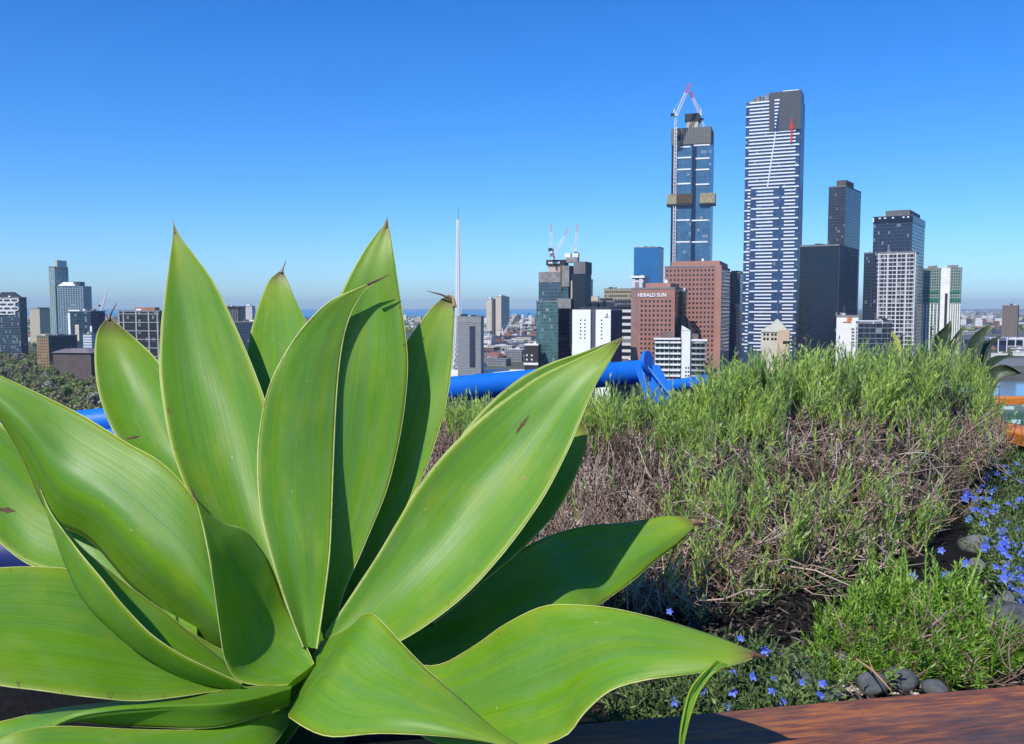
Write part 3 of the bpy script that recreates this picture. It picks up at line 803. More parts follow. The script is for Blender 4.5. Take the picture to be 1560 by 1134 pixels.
for i in range(6): mb.box((q0.x + i * 1.2, 1489 + i, zt + i * 1.1), (q1.x - q0.x - i * 2.4, 0, 0), (0, 24 - 2 * i, 0), (0, 0, 1.15))
mb.build("curved_roof", M_WHITE, T.th)
mb = MB(); q0 = PY(105, 470, 1490); q1 = PY(119, 470, 1490); mb.box((q0.x, 1500, zt), (q1.x - q0.x, 0, 0), (0, 16, 0), (0, 0, 7.5)); mb.build("roof_drum", plain("dark_drum", (0.05, 0.06, 0.08, 1), .5), T.th)
T = Tower(104, 138, 160, 475, 1130, 14); T.begin("office_block", "blue and black glass office behind the rounded agave leaf at far left"); T.walls(facade("blue_black_glass", (0.03, 0.05, 0.07, 1), (0.012, 0.04, 0.075, 1), 3, 3.6, .08, .16, .15, .6)); sub(T, 104, 107.5, 477, 515, -.4, .5, M_WHITE, "white_pier"); sub(T, 105, 122, 472.5, 474.5, -1, 6, M_WHITE, "roof_canopy")
sub(T, 115, 121, 495, 520, -.6, 3, M_CREAM, "bay"); sub(T, 138, 140.5, 497, 530, -.5, 1, M_WHITE, "white_pier")
T = Tower(125, 138, None, 510, 1060, 8, D=14); T.begin("white_block", "small white block with ribbon windows below the blue and black office"); T.walls(facade("ribbon_white", (0.66, 0.68, 0.7, 1), (0.2, 0.26, 0.3, 1), 20, 3.2, .01, .5, .4))
T = Tower(54, 72, 116, 513, 950, 20); T.begin("brick_block", "brown and ochre brick block at the edge of the park"); T.walls(facade("ochre_brick_block", (0.30, 0.19, 0.08, 1), (0.06, 0.05, 0.05, 1), 3, 3.2, .45, .45, .4, .4)); T.plant(M_CREAM, .1, .5, .1, .5, 2.5)
mb = MB(); T.block(mb, T.W - .1, T.W + .25, .4, T.D - .4, 0, T.top - .4); mb.build("side_wall", facade("shaded_brick_side", (0.10, 0.075, 0.065, 1), (0.04, 0.035, 0.04, 1), 3, 3.2, .4, .4, .5), T.th)  # same brick darkened: the side's shade is in its colour
T = Tower(78, 136, None, 538, 860, 8, D=26); T.begin("long_low_building", "long low building with a flat mauve grey roof among the park trees"); T.walls(plain("dull_brick", (0.11, 0.085, 0.075, 1), .85), roof=False)
mb = MB(); pyramid(mb, T, -1.5, T.W + 1.5, -1.5, T.D + 1.5, T.top, T.top + 3.6, .55); mb.build("roof", plain("mauve_grey_roof", (0.16, 0.14, 0.15, 1), .8), T.th)
T = Tower(182, 243, None, 475, 860, 12, D=25); T.begin("framed_office", "dark office ruled by pale vertical and horizontal frames, between the first two upright leaves"); T.walls(facade("framed_dark_glass", (0.03, 0.03, 0.035, 1), (0.015, 0.017, 0.025, 1), 2.5, 3.6, .1, .15, .15))
mb = MB()
for xs in (183, 190, 209, 228, 241.5): T.rect(mb, xs - 1, xs + 1, 474, 580, .7)
for i in range(8): T.rect(mb, 182, 243, 478.5 + 13 * i - .55, 478.5 + 13 * i + .55, .6)
mb.build("frame_grid", plain("dull_white_frame", (0.34, 0.34, 0.33, 1), .7), T.th)
sub(T, 200, 230, 468.5, 475, 6, 14, plain("terracotta_panel", (0.36, 0.17, 0.11, 1), .8), "rooftop_plant")
T = Tower(337, 364, None, 468, 1250, 4, D=25); T.begin("office_block", "dark slab with pale uprights right of the tall second agave leaf"); T.walls(facade("upright_slab", (0.22, 0.19, 0.18, 1), (0.02, 0.02, 0.028, 1), 3.2, 40, .42, .02, .3)); sub(T, 336.5, 364.5, 467, 471, -.5, 4, M_DARK, "parapet")
T = Tower(371, 384, None, 467, 2100, 4, D=20); T.begin("tower_block", "distant small white tower near the yellow edged back leaf"); T.walls(facade("small_white_block", (0.6, 0.58, 0.55, 1), (0.25, 0.25, 0.27, 1), 3, 3, .5, .5, .6)); T.plant(M_WHITE, .3, .7, .2, .7, 5)
T = Tower(355, 400, None, 491, 1150, 3, D=25); T.begin("low_office", "low navy office below the dark slab with pale uprights"); T.walls(G_NAVY)
crane("lone white crane rising from the suburb beside the pale green tower", (152, 476), (155, 470), (164, 441), 1500, (-3, -4), 1.6)
crane("pale yellow crane over the low suburb roofs left of the white truss crane", (765, 516), (766, 510), (786, 478), 1400, (-2, 2), 2.0)
crane("white truss crane standing among low roofs left of the stepped teal tower", (793, 512), (794, 500), (797, 480), 1400, (-4, 2), 2.0)

# -- brown tower, arena on the right
T = Tower(1527, 1551, 1562, 466, 1450, 34); T.begin("tower_block", "brown ribbed tower block standing alone at the right edge"); T.walls(facade("brown_ribbed", (0.20, 0.15, 0.12, 1), (0.11, 0.09, 0.075, 1), 2.6, 60, .5, .02, .7, .2, .8, 0)); T.plant(M_CREAM, .2, .3, .2, .4, 3)
T = Tower(1490, 1590, None, 519, 1420, 6, D=60); T.begin("arena", "long navy arena with white roof struts below the brown ribbed tower", "arena"); T.walls(facade("arena_wall", (0.06, 0.07, 0.10, 1), (0.03, 0.045, 0.09, 1), 9, 14, .06, .1, .3), roof=False)
mb = MB(); pyramid(mb, T, -3, T.W + 3, -6, T.D, T.top, T.top + 4.5, .7); mb.build("roof", plain("arena_roof", (0.10, 0.115, 0.16, 1), .5), T.th)
for xs in (1496, 1508, 1520, 1533, 1546, 1558):
    mb = MB(); mb.bar(T.pt(T.sx(xs), -7, 0), T.pt(T.sx(xs), -7, T.top + 5), .8); mb.bar(T.pt(T.sx(xs), -7, T.top + 5), T.pt(T.sx(xs) - 4, 14, T.top + 4.5), .6); mb.build("roof_strut", M_WHITE, T.th)
sub(T, 1535, 1575, 515.5, 517.5, -5, 12, M_WHITE, "white_canopy")

# -- lattice spire
Ysp = 850.0
base = PY(703.5, 590, Ysp); base.z = 0
sp = thing("lattice_spire", base, "tall white lattice spire with a thin needle mast at the centre of the skyline", "spire")
mb = MB(); prof = [(318, .35), (335, 4.4), (380, 5.8), (450, 8.0), (485, 10.2), (511, 13.5), (538, 18), (559, 26), (575, 37), (590, 52)]
cx_ = 698.0
rings = []
NS = 7
yq = 335.0
lv = []
while yq < 590:
    for (ya, wa), (yb, wb) in zip(prof[:-1], prof[1:]):
        if ya <= yq <= yb: w_ = wa + (wb - wa) * (yq - ya) / (yb - ya)
    lv.append((yq, w_)); yq += max(3.2, w_ * .45)
for (y, w_) in lv:
    c = PY(cx_ + (y - 335) * 0.002, y, Ysp); r_ = w_ / 2 / F * Ysp
    rings.append([c + Vector((math.cos(2 * math.pi * (k + .5) / NS), math.sin(2 * math.pi * (k + .5) / NS), 0)) * r_ for k in range(NS)])
for i in range(len(rings) - 1):
    for k in range(NS):
        k2 = (k + 1) % NS
        mb.bar(rings[i][k], rings[i + 1][k], .27, 4, None, 0, False)
        mb.bar(rings[i][k], rings[i + 1][k2], .17, 4, None, 0, False)
        mb.bar(rings[i][k2], rings[i + 1][k], .17, 4, None, 0, False)
        mb.bar(rings[i][k], rings[i][k2], .17, 4, None, 0, False)
mb.build("lattice", plain("spire_white", (0.80, 0.80, 0.80, 1), .5, .04), sp)
mb = MB(); mb.bar(PY(cx_, 336, Ysp), PY(cx_, 315, Ysp), .45, 6, .2); mb.build("mast", plain("mast_steel", (0.25, 0.24, 0.24, 1), .5), sp)
mb = MB(); hall = PZ(690, 575, 0); c = PY(730, 566, 830)
mb.box((PY(655, 566, 830).x, 815, 0), (PY(800, 566, 830).x - PY(655, 566, 830).x, 0, 0), (0, 40, 0), (0, 0, PY(730, 566, 830).z))
hl = thing("theatre_hall", (PY(730, 566, 830).x, 835, 0), "low white flat roofed hall below the white lattice spire", "hall")
mb.build("walls", M_WHITE, hl)
for (x, y, r_) in ((719, 555, 3.6), (737, 557, 3.0), (728, 561, 2.2)):
    c = PY(x, y, 822); d = thing("satellite_dish", (c.x, c.y, PY(730, 566, 830).z), {719: "largest and leftmost white satellite dish on the hall roof", 737: "medium white satellite dish on the hall roof, right of the others", 728: "smallest white satellite dish on the hall roof"}[x], "satellite dish", "satellite dishes on the hall roof")
    mb = MB(); rows = []
    ax = Vector((.3, -.75, .55)).normalized(); s_ = ax.cross(Vector((0, 0, 1))).normalized(); t_ = ax.cross(s_)
    for i in range(5):
        rr = r_ * i / 4 + .01; rows.append([c + ax * (rr * rr / r_ * .35) + (s_ * math.cos(k * math.pi / 6) + t_ * math.sin(k * math.pi / 6)) * rr for k in range(12)])
    mb.grid(rows, None, 0, True); mb.build("dish", M_WHITE, d)
    mb = MB(); mb.bar((c.x, c.y, PY(730, 566, 830).z), c, .3); mb.build("stand", M_GREYC, d)

# ------------------------------------------------------------------ low suburb buildings: individuals near, one mass far
SUB_COLS = [((0.78, 0.76, 0.72, 1), "white"), ((0.56, 0.48, 0.37, 1), "cream"), ((0.22, 0.22, 0.22, 1), "grey"), ((0.20, 0.10, 0.07, 1), "brick red"), ((0.05, 0.06, 0.09, 1), "slate blue"), ((0.12, 0.09, 0.07, 1), "brown")]
SUB_M = [facade("suburb_" + nm.replace(" ", "_"), c, (0.03, 0.035, 0.045, 1), 3.2, 3.2, .5, .5, .4, .4, .8, .05) for c, nm in SUB_COLS]
ROOF_M = [plain("suburb_roof_" + n, c, .85) for n, c in (("pale", (0.5, 0.49, 0.47, 1)), ("grey", (0.2, 0.2, 0.2, 1)), ("tile", (0.22, 0.10, 0.07, 1)), ("slate", (0.06, 0.065, 0.09, 1)))]
ROOF_N = ["pale", "grey", "terracotta", "slate"]
r2 = random.Random(21)
def low_building(x, y, w, h, d, ci, ri, pitched, label, group, part=True):
    g = PZ(x, y, 0); a = math.radians(r2.uniform(10, 35)); u = Vector((math.cos(a), -math.sin(a), 0)); b = Vector((math.sin(a), math.cos(a), 0))
    o0 = g - u * w / 2
    th = thing("low_building", (g.x, g.y, 0), label, "building", group)
    mb = MB(); mb.box(o0, u * w, b * d, (0, 0, h)); mb.build("walls", SUB_M[ci], th)
    mb = MB(); up = Vector((0, 0, 1)); e = 0.4
    q = [o0 - u * e - b * e, o0 + u * (w + e) - b * e, o0 + u * (w + e) + b * (d + e), o0 - u * e + b * (d + e)]
    q = [p + up * (h + .02) for p in q]
    if pitched:
        r0 = (q[0] + q[3]) / 2 + up * d * .28 + u * d * .25; r1 = (q[1] + q[2]) / 2 + up * d * .28 - u * d * .25
        mb.face([q[0], q[1], r1, r0]); mb.face([q[2], q[3], r0, r1]); mb.face([q[1], q[2], r1]); mb.face([q[3], q[0], r0]); mb.face(q[::-1])
    else:
        mb.box(q[0], q[1] - q[0], q[3] - q[0], (0, 0, .7)); mb.box(q[0] + (q[1] - q[0]) * r2.uniform(.2, .5) + (q[3] - q[0]) * .4 + up * .7, u * w * .25, b * d * .25, (0, 0, 2.2))
    mb.build("roof", ROOF_M[ri], th)
spots = []
def fill(xa, xb, ya, yb, n, wr, hr, gap=22):
    k = 0; tries = 0
    while k < n and tries < 4000:
        tries += 1
        x = r2.uniform(xa, xb); y = ya + (yb - ya) * r2.random() ** 1.0
        g = PZ(x, y, 0)
        if any((g.x - s[0]) ** 2 + (g.y - s[1]) ** 2 < gap ** 2 for s in spots): continue
        spots.append((g.x, g.y)); k += 1
        sc = 1.0
        ci = r2.choices(range(6), (5, 3, 3, 1.2, 3, 2))[0]; p = r2.random() < .35; ri = r2.choice((1, 2, 3)) if p else r2.choice((0, 0, 1, 3))
        z = ("beyond the park at left" if x < 250 else "right of the second tall leaf" if x < 600 else "between spire and stepped teal tower" if x < 860 else "low streets behind the blue pipe" if x < 1100 else "flats beyond the river at right")
        low_building(x, y, r2.uniform(*wr), r2.uniform(*hr), r2.uniform(10, 24), ci, ri, p, "low %s building with %s %s roof, %s" % (SUB_COLS[ci][1], ROOF_N[ri], "hipped" if p else "flat", z), "%s low buildings with %s %s roofs, %s" % (SUB_COLS[ci][1], ROOF_N[ri], "hipped" if p else "flat", z))
fill(0, 150, 508, 522, 16, (14, 34), (6, 14))
fill(180, 245, 500, 540, 8, (14, 34), (6, 14))
fill(330, 390, 500, 520, 6, (14, 30), (6, 14))
fill(730, 820, 520, 558, 34, (16, 40), (6, 16), 19)
fill(730, 820, 498, 520, 46, (14, 34), (6, 15), 20)
fill(622, 680, 500, 520, 8, (14, 30), (5, 12))
fill(860, 985, 560, 605, 14, (18, 40), (8, 20))
fill(1465, 1530, 499, 512, 14, (16, 40), (5, 11))
fill(1490, 1560, 532, 545, 7, (20, 50), (4, 8))
# distant suburb: too many to count
mbs = [MB() for _ in range(6)]
for i in range(8200):
    y = 475.5 + 26 * r2.random() ** 1.5; x = r2.choice((r2.uniform(-20, 420), r2.uniform(560, 830), r2.uniform(880, 1010), r2.uniform(1440, 1600)))
    if y < 483 and x < 1150: continue
    g = PZ(x, y, 0)
    if g.y < 1650: continue
    w = r2.uniform(8, 26); h = r2.uniform(5, 10) if r2.random() < .93 else r2.uniform(14, 34)
    mbs[r2.choices(range(6), (4, 3, 2, 1.5, 1.5, 1.5))[0]].box(g, (w, -w * .3, 0), (4, 14, 0), (0, 0, h))
big = MB()
for i, m_ in enumerate(mbs):
    for f_ in m_.f: big.mi.append(i)
    off = len(big.v); big.v += m_.v; big.f += [tuple(q + off for q in f_) for f_ in m_.f]; big.uv += m_.uv
tag(big.build("distant_suburb", SUB_M), "far low suburb of pale houses stretching towards the bay", "suburb", kind="stuff")
# ------------------------------------------------------------------ park trees
r3 = random.Random(5)
def foliage_mat(name, stops, rough=0.55, trans=0.25, spec=0.3):
    t = NT(name)
    uv, u, v = t.uvsep()
    c = t.ramp(u, stops)
    t.set(c, rough, spec)
    tr = t.new("ShaderNodeBsdfTranslucent"); t.l.new(c, tr.inputs['Color'])
    ms = t.new("ShaderNodeMixShader"); ms.inputs[0].default_value = trans
    t.l.new(t.b.outputs[0], ms.inputs[1]); t.l.new(tr.outputs[0], ms.inputs[2]); t.l.new(ms.outputs[0], t.out.inputs[0])
    return t.mat
def rand_unit(r):
    while True:
        p = Vector((r.uniform(-1, 1), r.uniform(-1, 1), r.uniform(-1, 1)))
        if 0.05 < p.length < 1: return p.normalized()
def tree_meshes(kind, seed):
    r = random.Random(seed)
    h = 12.0; crown = MB(); trunk = MB()
    trunk.tube([(0, 0, -.5), (.2, .1, 2.5), (0.1, .3, 5.5), (0, 0, 8.5)], [.55, .4, .3, .12], 6)
    lobes = []
    for i in range(9):
        a = r.uniform(0, 6.28); q = r.uniform(0.2, 3.6)
        c = Vector((math.cos(a) * q, math.sin(a) * q, r.uniform(5.0, 10.0) - q * .35)); lobes.append((c, r.uniform(1.6, 2.9)))
        trunk.bar((0.1, .2, r.uniform(2.5, 5)), c, .16, 4, .05)
    for c, rad in lobes:
        tone = r.uniform(-.15, .15)
        for k in range(46):
            d = rand_unit(r); p = c + d * rad * r.uniform(.6, 1.08)
            n = (d + rand_unit(r) * .8).normalized(); s = n.cross(rand_unit(r)).normalized(); t_ = n.cross(s)
            w = r.uniform(.7, 1.25); u_ = min(.99, max(.01, .5 + tone + r.uniform(-.3, .3)))
            crown.face([p - s * w, p - t_ * w * .6, p + s * w, p + t_ * w * .6], [(u_, .5)] * 4)
    return crown, trunk
TREE_M = [foliage_mat("tree_green", [(0, (0.114, 0.161, 0.051, 1)), (.6, (0.229, 0.298, 0.091, 1)), (1, (0.365, 0.411, 0.125, 1))]),
          foliage_mat("tree_olive", [(0, (0.148, 0.148, 0.073, 1)), (.6, (0.298, 0.286, 0.137, 1)), (1, (0.434, 0.389, 0.195, 1))]),
          foliage_mat("tree_bare_mauve", [(0, (0.204, 0.182, 0.161, 1)), (.6, (0.389, 0.343, 0.286, 1)), (1, (0.547, 0.456, 0.389, 1))])]
BARK = plain("bark", (0.07, 0.055, 0.045, 1), .9, .3, 2.0)
TREE_L = ["deep green broad crowned tree in the park at far left", "olive green broad crowned tree in the park at far left", "mauve grey sparsely leaved tree in the park at far left"]
protos = []
for k in range(5):
    kind = (0, 1, 2, 0, 1)[k]
    protos.append((kind,) + tree_meshes(kind, 100 + k))
made = {}
tspots = []
def plant_tree(x, y, k, sc):
    g = PZ(x, y, 0)
    kind = protos[k][0]
    th = thing("park_tree", g, TREE_L[kind], "tree", "%s park trees" % ("deep green", "olive", "mauve grey")[kind])
    if k not in made:
        sav = ORG[th]; ORG[th] = Vector((0, 0, 0))
        c = protos[k][1].build("crown", TREE_M[kind], th); tr = protos[k][2].build("trunk", BARK, th)
        ORG[th] = sav; made[k] = (c.data, tr.data)
    else:
        for nm, me in zip(("crown", "trunk"), made[k]):
            o = bpy.data.objects.new(nm, me); COL.objects.link(o); o.parent = th
    th.scale = (sc * r3.uniform(.9, 1.15), sc * r3.uniform(.9, 1.15), sc); th.rotation_euler = (0, 0, r3.uniform(0, 6.28))
n = 0; tries = 0
while n < 210 and tries < 9000:
    tries += 1
    x = r3.uniform(-12, 158); y = r3.choice((r3.uniform(548, 655), r3.uniform(532, 580)))
    if y < 553 and 75 < x < 140: continue
    g = PZ(x, y, 0)
    if any((g.x - q.x) ** 2 + (g.y - q.y) ** 2 < (10.5 if y > 585 else 12) ** 2 for q in tspots): continue
    tspots.append(g); n += 1
    plant_tree(x, y, r3.choices(range(5), (4, 3, 2.2, 4, 3))[0], r3.uniform(.75, 1.15))
for x, y in ((1500, 541), (1512, 540), (1527, 542), (1539, 541), (1551, 540)):
    g = PZ(x, y, 0); plant_tree(x, y, 0, .7)
for o in list(COL.objects):
    if o.name.startswith("park_tree") and o.location.x > 300 and o.type == 'EMPTY':
        o["label"] = "green street tree in the row below the long navy arena"; o["group"] = "street trees below the arena"; o.name = "street_tree"
# trees between the low roofs of the middle distance
k = 0
while k < 34:
    x = r3.uniform(728, 820); y = r3.uniform(502, 556); g = PZ(x, y, 0)
    if any((g.x - a) ** 2 + (g.y - b) ** 2 < 15 ** 2 for a, b in spots): continue
    k += 1
    n0 = len(COL.objects); plant_tree(x, y, r3.choice((0, 1, 3)), r3.uniform(.6, .9))
    o = [q for q in list(COL.objects)[n0:] if q.type == 'EMPTY'][0]
    o["label"] = "street tree between the low roofs left of the stepped teal tower"; o["group"] = "street trees among the low roofs"; o.name = "street_tree"
# far canopy: beyond counting
mb = MB()
for i in range(3800):
    y = 476.5 + 30 * r3.random() ** 1.3; x = r3.choice((r3.uniform(-20, 420), r3.uniform(600, 830), r3.uniform(1440, 1600), r3.uniform(1440, 1600)))
    if y < 483 and x < 1150: continue
    g = PZ(x, y, 0)
    if g.y < 1600: continue
    rr = r3.uniform(4, 9)
    for k in range(6):
        d = rand_unit(r3); d.z = abs(d.z); p = g + Vector((0, 0, rr * .5)) + d * rr * .7; nn = (d + rand_unit(r3) * .5).normalized(); s = nn.cross(rand_unit(r3)).normalized(); t_ = nn.cross(s); u_ = r3.uniform(.1, .9)
        mb.face([p - s * rr * .6, p - t_ * rr * .5, p + s * rr * .6, p + t_ * rr * .5], [(u_, .5)] * 4)
tag(mb.build("distant_treetops", TREE_M[0]), "far green treetops scattered between the suburb roofs", "trees", kind="stuff")
# ------------------------------------------------------------------ roof terrace: planter, rail, hedge, flowers
ZB = EYE.z - 0.45            # top of the timber edge
ZS = EYE.z - 0.52            # soil
ZF = EYE.z - 1.50            # terrace floor
def wood(name, c0, c1, c2, worn=.45):
    t = NT(name)
    uv, u, v = t.uvsep()
    vec = t.comb(t.math('MULTIPLY', u, 6.0), t.math('MULTIPLY', v, 44.0))
    g = t.noise(3.0, vec, 6, 0.65)
    big = t.noise(1.0, t.comb(t.math('MULTIPLY', u, 3.0), t.math('MULTIPLY', v, 14.0), 3.0), 4, 0.6)
    c = t.ramp(t.math('ADD', t.math('MULTIPLY', g, .55), t.math('MULTIPLY', big, .45)), [(0.40, c0), (0.50, c1), (0.60, c2)])
    grey = t.noise(1.0, t.comb(t.math('MULTIPLY', u, 1.6), t.math('MULTIPLY', v, 9.0), 8.0), 5, .65)
    c = t.mix(t.math('MULTIPLY', t.ramp(grey, [(.46, (0, 0, 0, 1)), (.60, (1, 1, 1, 1))]), worn), c, (0.115, 0.072, 0.058, 1))
    t.set(c, t.ramp(g, [(.3, (.5,) * 3 + (1,)), (.7, (.75,) * 3 + (1,))]), 0.4)
    t.bump(g, .35, .002)
    return t.mat
W_EDGE = wood("weathered_hardwood", (0.050, 0.030, 0.028, 1), (0.17, 0.060, 0.034, 1), (0.40, 0.13, 0.035, 1))
W_ORANGE = wood("oiled_hardwood", (0.42, 0.11, 0.014, 1), (0.62, 0.19, 0.022, 1), (0.72, 0.26, 0.04, 1), .1)
A = PZ(880, 1101, ZB); B = PZ(1560, 1041, ZB)
bd = (B - A).normalized(); bn = Vector((bd.y, -bd.x, 0))          # bn points to the camera
def plank(mb, a, d, n_, l, w, h):
    """bevelled board: a = inner top corner, d along, n_ across, h thick; UV along the board"""
    e = 0.006
    prof = [(0, -h), (0, -e), (e * .3, -e * .3), (e, 0), (w - e, 0), (w - e * .3, -e * .3), (w, -e), (w, -h)]
    K = 24
    rows = []; uvs = []
    for i in range(K + 1):
        s_ = l * i / K
        rows.append([a + d * s_ + n_ * p + Vector((0, 0, q + (mnoise.noise((s_ * 6, p * 20, 1.3)) * .0012))) for p, q in prof])
        uvs.append([(s_, (p - q)) for p, q in prof])
    mb.grid(rows, uvs)
    mb.face(rows[0][::-1]); mb.face(rows[-1])
    mb.face([rows[0][0], rows[0][-1], rows[-1][-1], rows[-1][0]])
pl = thing("timber_planter", (0.2, 1.5, ZF), "long weathered red brown timber planter that holds the hedge and flowers", "planter")
mb = MB(); a0 = A - bd * 0.95; plank(mb, a0, bd, bn, 2.75, 0.24, 0.05); mb.build("front_board", W_EDGE, pl)
corner = a0 + bd * 2.75
mb = MB(); mb.box(a0 + bn * .03 - Vector((0, 0, .06)) , bd * 2.72, bn * .05, Vector((0, 0, ZF - ZB + .05))); mb.build("front_wall", W_EDGE, pl)
mb = MB(); mb.box((-0.90, a0.y + .04, ZB - .03), (.05, 0, 0), (0, 3.2, 0), (0, 0, ZF - ZB + .03)); mb.build("end_wall", W_EDGE, pl)
# right side beam
R0 = PZ(1560, 662, ZB + .02); R1 = PZ(1501, 647, ZB + .02)
rd = (R1 - R0).normalized(); rn = Vector((rd.y, -rd.x, 0))
mb = MB(); plank(mb, R0 - rd * 1.15, rd, rn, 3.2, 0.13, 0.042); mb.build("side_board", W_ORANGE, pl)
mb = MB(); mb.box(R0 - rd * 1.15 + rn * .03 - Vector((0, 0, .05)), rd * 3.15, rn * .05, Vector((0, 0, ZF - ZB))); mb.build("side_wall", W_EDGE, pl)
# soil: dark mulch, blackened further to carry the hollow's shadow
t = NT("dark_soil")
co = t.coord(); n1 = t.noise(60, co, 6, .7); n2 = t.noise(9, co, 4)
t.set(t.ramp(t.math('ADD', t.math('MULTIPLY', n1, .6), t.math('MULTIPLY', n2, .4)), [(.35, (0.004, 0.004, 0.004, 1)), (.55, (0.010, 0.009, 0.008, 1)), (.75, (0.030, 0.025, 0.02, 1))]), .95, .2)
t.bump(n1, 1.0, .01)
mb = MB(); rows = []
for i in range(60):
    row = []
    for j in range(90):
        f = j / 89.0; g = i / 59.0
        x = -0.86 + 2.56 * f; 
        y0 = A.y + (x - A.x) * (bd.y / bd.x) + .001; y1 = 4.0
        y = y0 + (y1 - y0) * g
        row.append((x, y, ZS + .018 * mnoise.noise((x * 7, y * 7, 0)) + .012 * mnoise.noise((x * 22, y * 22, 4)) - .006))
    rows.append(row)
mb.grid(rows)
tag(mb.build("soil", t.mat, None, True), "dark mulched soil in the planter", kind="structure")
# terrace slab and the building under it
mb = MB(); mb.box((-6, -5, ZF - .4), (13.5, 0, 0), (0, 10.3, 0), (0, 0, .4))
tag(mb.build("terrace_floor", plain("terrace_paving", (0.20, 0.19, 0.18, 1), .85, .2, 3.0)), "grey paved roof terrace", kind="structure")
mb = MB(); mb.box((-5.5, -40, -1), (12.5, 0, 0), (0, 45, 0), (0, 0, ZF - .4 + 1))
hb = thing("host_building", (0, -15, 0), "tall building below the roof terrace", "building"); mb.build("walls", facade("host_glass", (0.3, 0.3, 0.3, 1), (0.03, 0.04, 0.06, 1), 3, 3.5, .2, .3), hb)

# blue pipe rail
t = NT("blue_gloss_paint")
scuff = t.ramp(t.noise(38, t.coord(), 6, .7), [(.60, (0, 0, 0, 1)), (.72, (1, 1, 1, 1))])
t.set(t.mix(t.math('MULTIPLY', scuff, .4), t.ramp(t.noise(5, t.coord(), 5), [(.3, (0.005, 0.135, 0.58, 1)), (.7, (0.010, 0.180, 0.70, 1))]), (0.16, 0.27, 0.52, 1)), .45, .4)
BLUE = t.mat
rail = thing("blue_pipe_rail", P(560, 600, 3.4), "thick bright blue steel pipe rail with an angled end brace, crossing behind the agave", "pipe rail")
mb = MB(); mb.tube([P(-260, 681, 3.05), P(130, 646, 3.2), P(560, 605, 3.45), P(978, 566.5, 3.8)], .051, 22); mb.build("pipe", BLUE, rail, True)
mb = MB(); mb.tube([P(-260, 706, 3.02), P(130, 667, 3.17), P(420, 640, 3.36)], .030, 14); mb.build("cable_duct", BLUE, rail, True)
for xx, yy, dd in ((300, 630.2, 3.30), (730, 589.6, 3.59), (930, 571, 3.757)):
    cc = P(xx, yy, dd); ad = (P(978, 566.5, 3.8) - P(560, 605, 3.45)).normalized(); mb = MB(); mb.bar(cc - ad * .007, cc + ad * .007, .0545, 24); mb.build("weld_collar", BLUE, rail, True)
e0 = P(978, 551.5, 3.78); pdx = (P(978, 566.5, 3.8) - P(560, 605, 3.45)).normalized()
mb = MB(); c_ = P(986, 552, 3.72); ax = (pdx * .8 - FWD * .75).normalized()
mb.bar(c_ - ax * .008, c_ + ax * .008, .048, 28); mb.build("end_flange", BLUE, rail)
mb = MB()
q = [P(966, 556, 3.74), P(1004, 556, 3.74), P(1026, 598, 3.72), P(1032, 640, 3.7), P(992, 640, 3.7), P(980, 600, 3.72)]
q2 = [v + FWD * .03 for v in q]
mb.face(q); mb.face(q2[::-1])
for i in range(6): mb.face([q[i], q2[i], q2[(i + 1) % 6], q[(i + 1) % 6]])
br_ = mb.build("end_brace", BLUE, rail)
mb = MB(); mb.bar(P(985, 556, 3.71), P(1022, 604, 3.69), .004); mb.bar(P(978, 562, 3.71), P(990, 612, 3.69), .003); mb.build("brace_seam", plain("pale_blue_edge", (0.12, 0.32, 0.62, 1), .5), br_)  # paler blue lines along the brace edges
mb = MB(); mb.tube([P(1016, 590, 4.3), P(1076, 581, 4.35)], .032, 12); mb.build("far_stub", BLUE, rail, True)
for xx, yy, dd in ((-180, 690, 3.1), (420, 632, 3.33)):
    a = P(xx, yy, dd); mb = MB(); mb.tube([a, (a.x, a.y, ZF)], .035, 10); mb.build("post", BLUE, rail, True)
mb = MB(); mb.tube([P(-260, 846, 2.2), P(60, 846, 2.2), P(420, 850, 2.3)], .075, 16)  # leaf shade over this blue tube is painted in as navy
lr = tag(mb.build("blue_base_tube", plain("shaded_blue_paint", (0.006, 0.016, 0.10, 1), .5, .2, 8), None, True), "blue tube coloured navy for its shade, low at the left edge under the agave leaves", "pipe")

# glass balustrade with timber handrail at the far right
H0 = P(1470, 609, 5.0); H1 = P(1800, 607, 5.0)
bal = thing("glass_balustrade", ((H0 + H1) / 2).xy.to_3d() + Vector((0, 0, ZF)), "glass balustrade with an orange timber handrail beyond the right end of the hedge", "balustrade")
hd = (H1 - H0).normalized()
mb = MB(); plank(mb, H0 + Vector((0, 0, .02)), hd, Vector((hd.y, -hd.x, 0)), (H1 - H0).length, .09, .04); mb.build("handrail", W_ORANGE, bal)
t = NT("green_clear_glass")
gl = t.new("ShaderNodeBsdfTransparent"); gl.inputs[0].default_value = (0.80, 0.93, 0.88, 1)
gg = t.new("ShaderNodeBsdfGlossy"); gg.inputs['Roughness'].default_value = .02
fr = t.new("ShaderNodeFresnel"); fr.inputs[0].default_value = 1.45
ms = t.new("ShaderNodeMixShader"); t.l.new(fr.outputs[0], ms.inputs[0]); t.l.new(gl.outputs[0], ms.inputs[1]); t.l.new(gg.outputs[0], ms.inputs[2]); t.l.new(ms.outputs[0], t.out.inputs[0])
for k in range(2):
    mb = MB(); p0 = H0 + hd * (.02 + k * .62); mb.box((p0.x, p0.y, ZF + .05), hd * .58, (0, .012, 0), (0, 0, H0.z - ZF - .08)); mb.build("glass_panel", t.mat, bal)
    mb = MB(); p0 = H0 + hd * (.605 + k * .62); mb.box((p0.x, p0.y - .01, ZF), hd * .03, (0, .03, 0), (0, 0, H0.z - ZF - .02)); mb.build("post", plain("steel_post", (.35, .36, .37, 1), .4, .05, 5, .5, .6), bal)
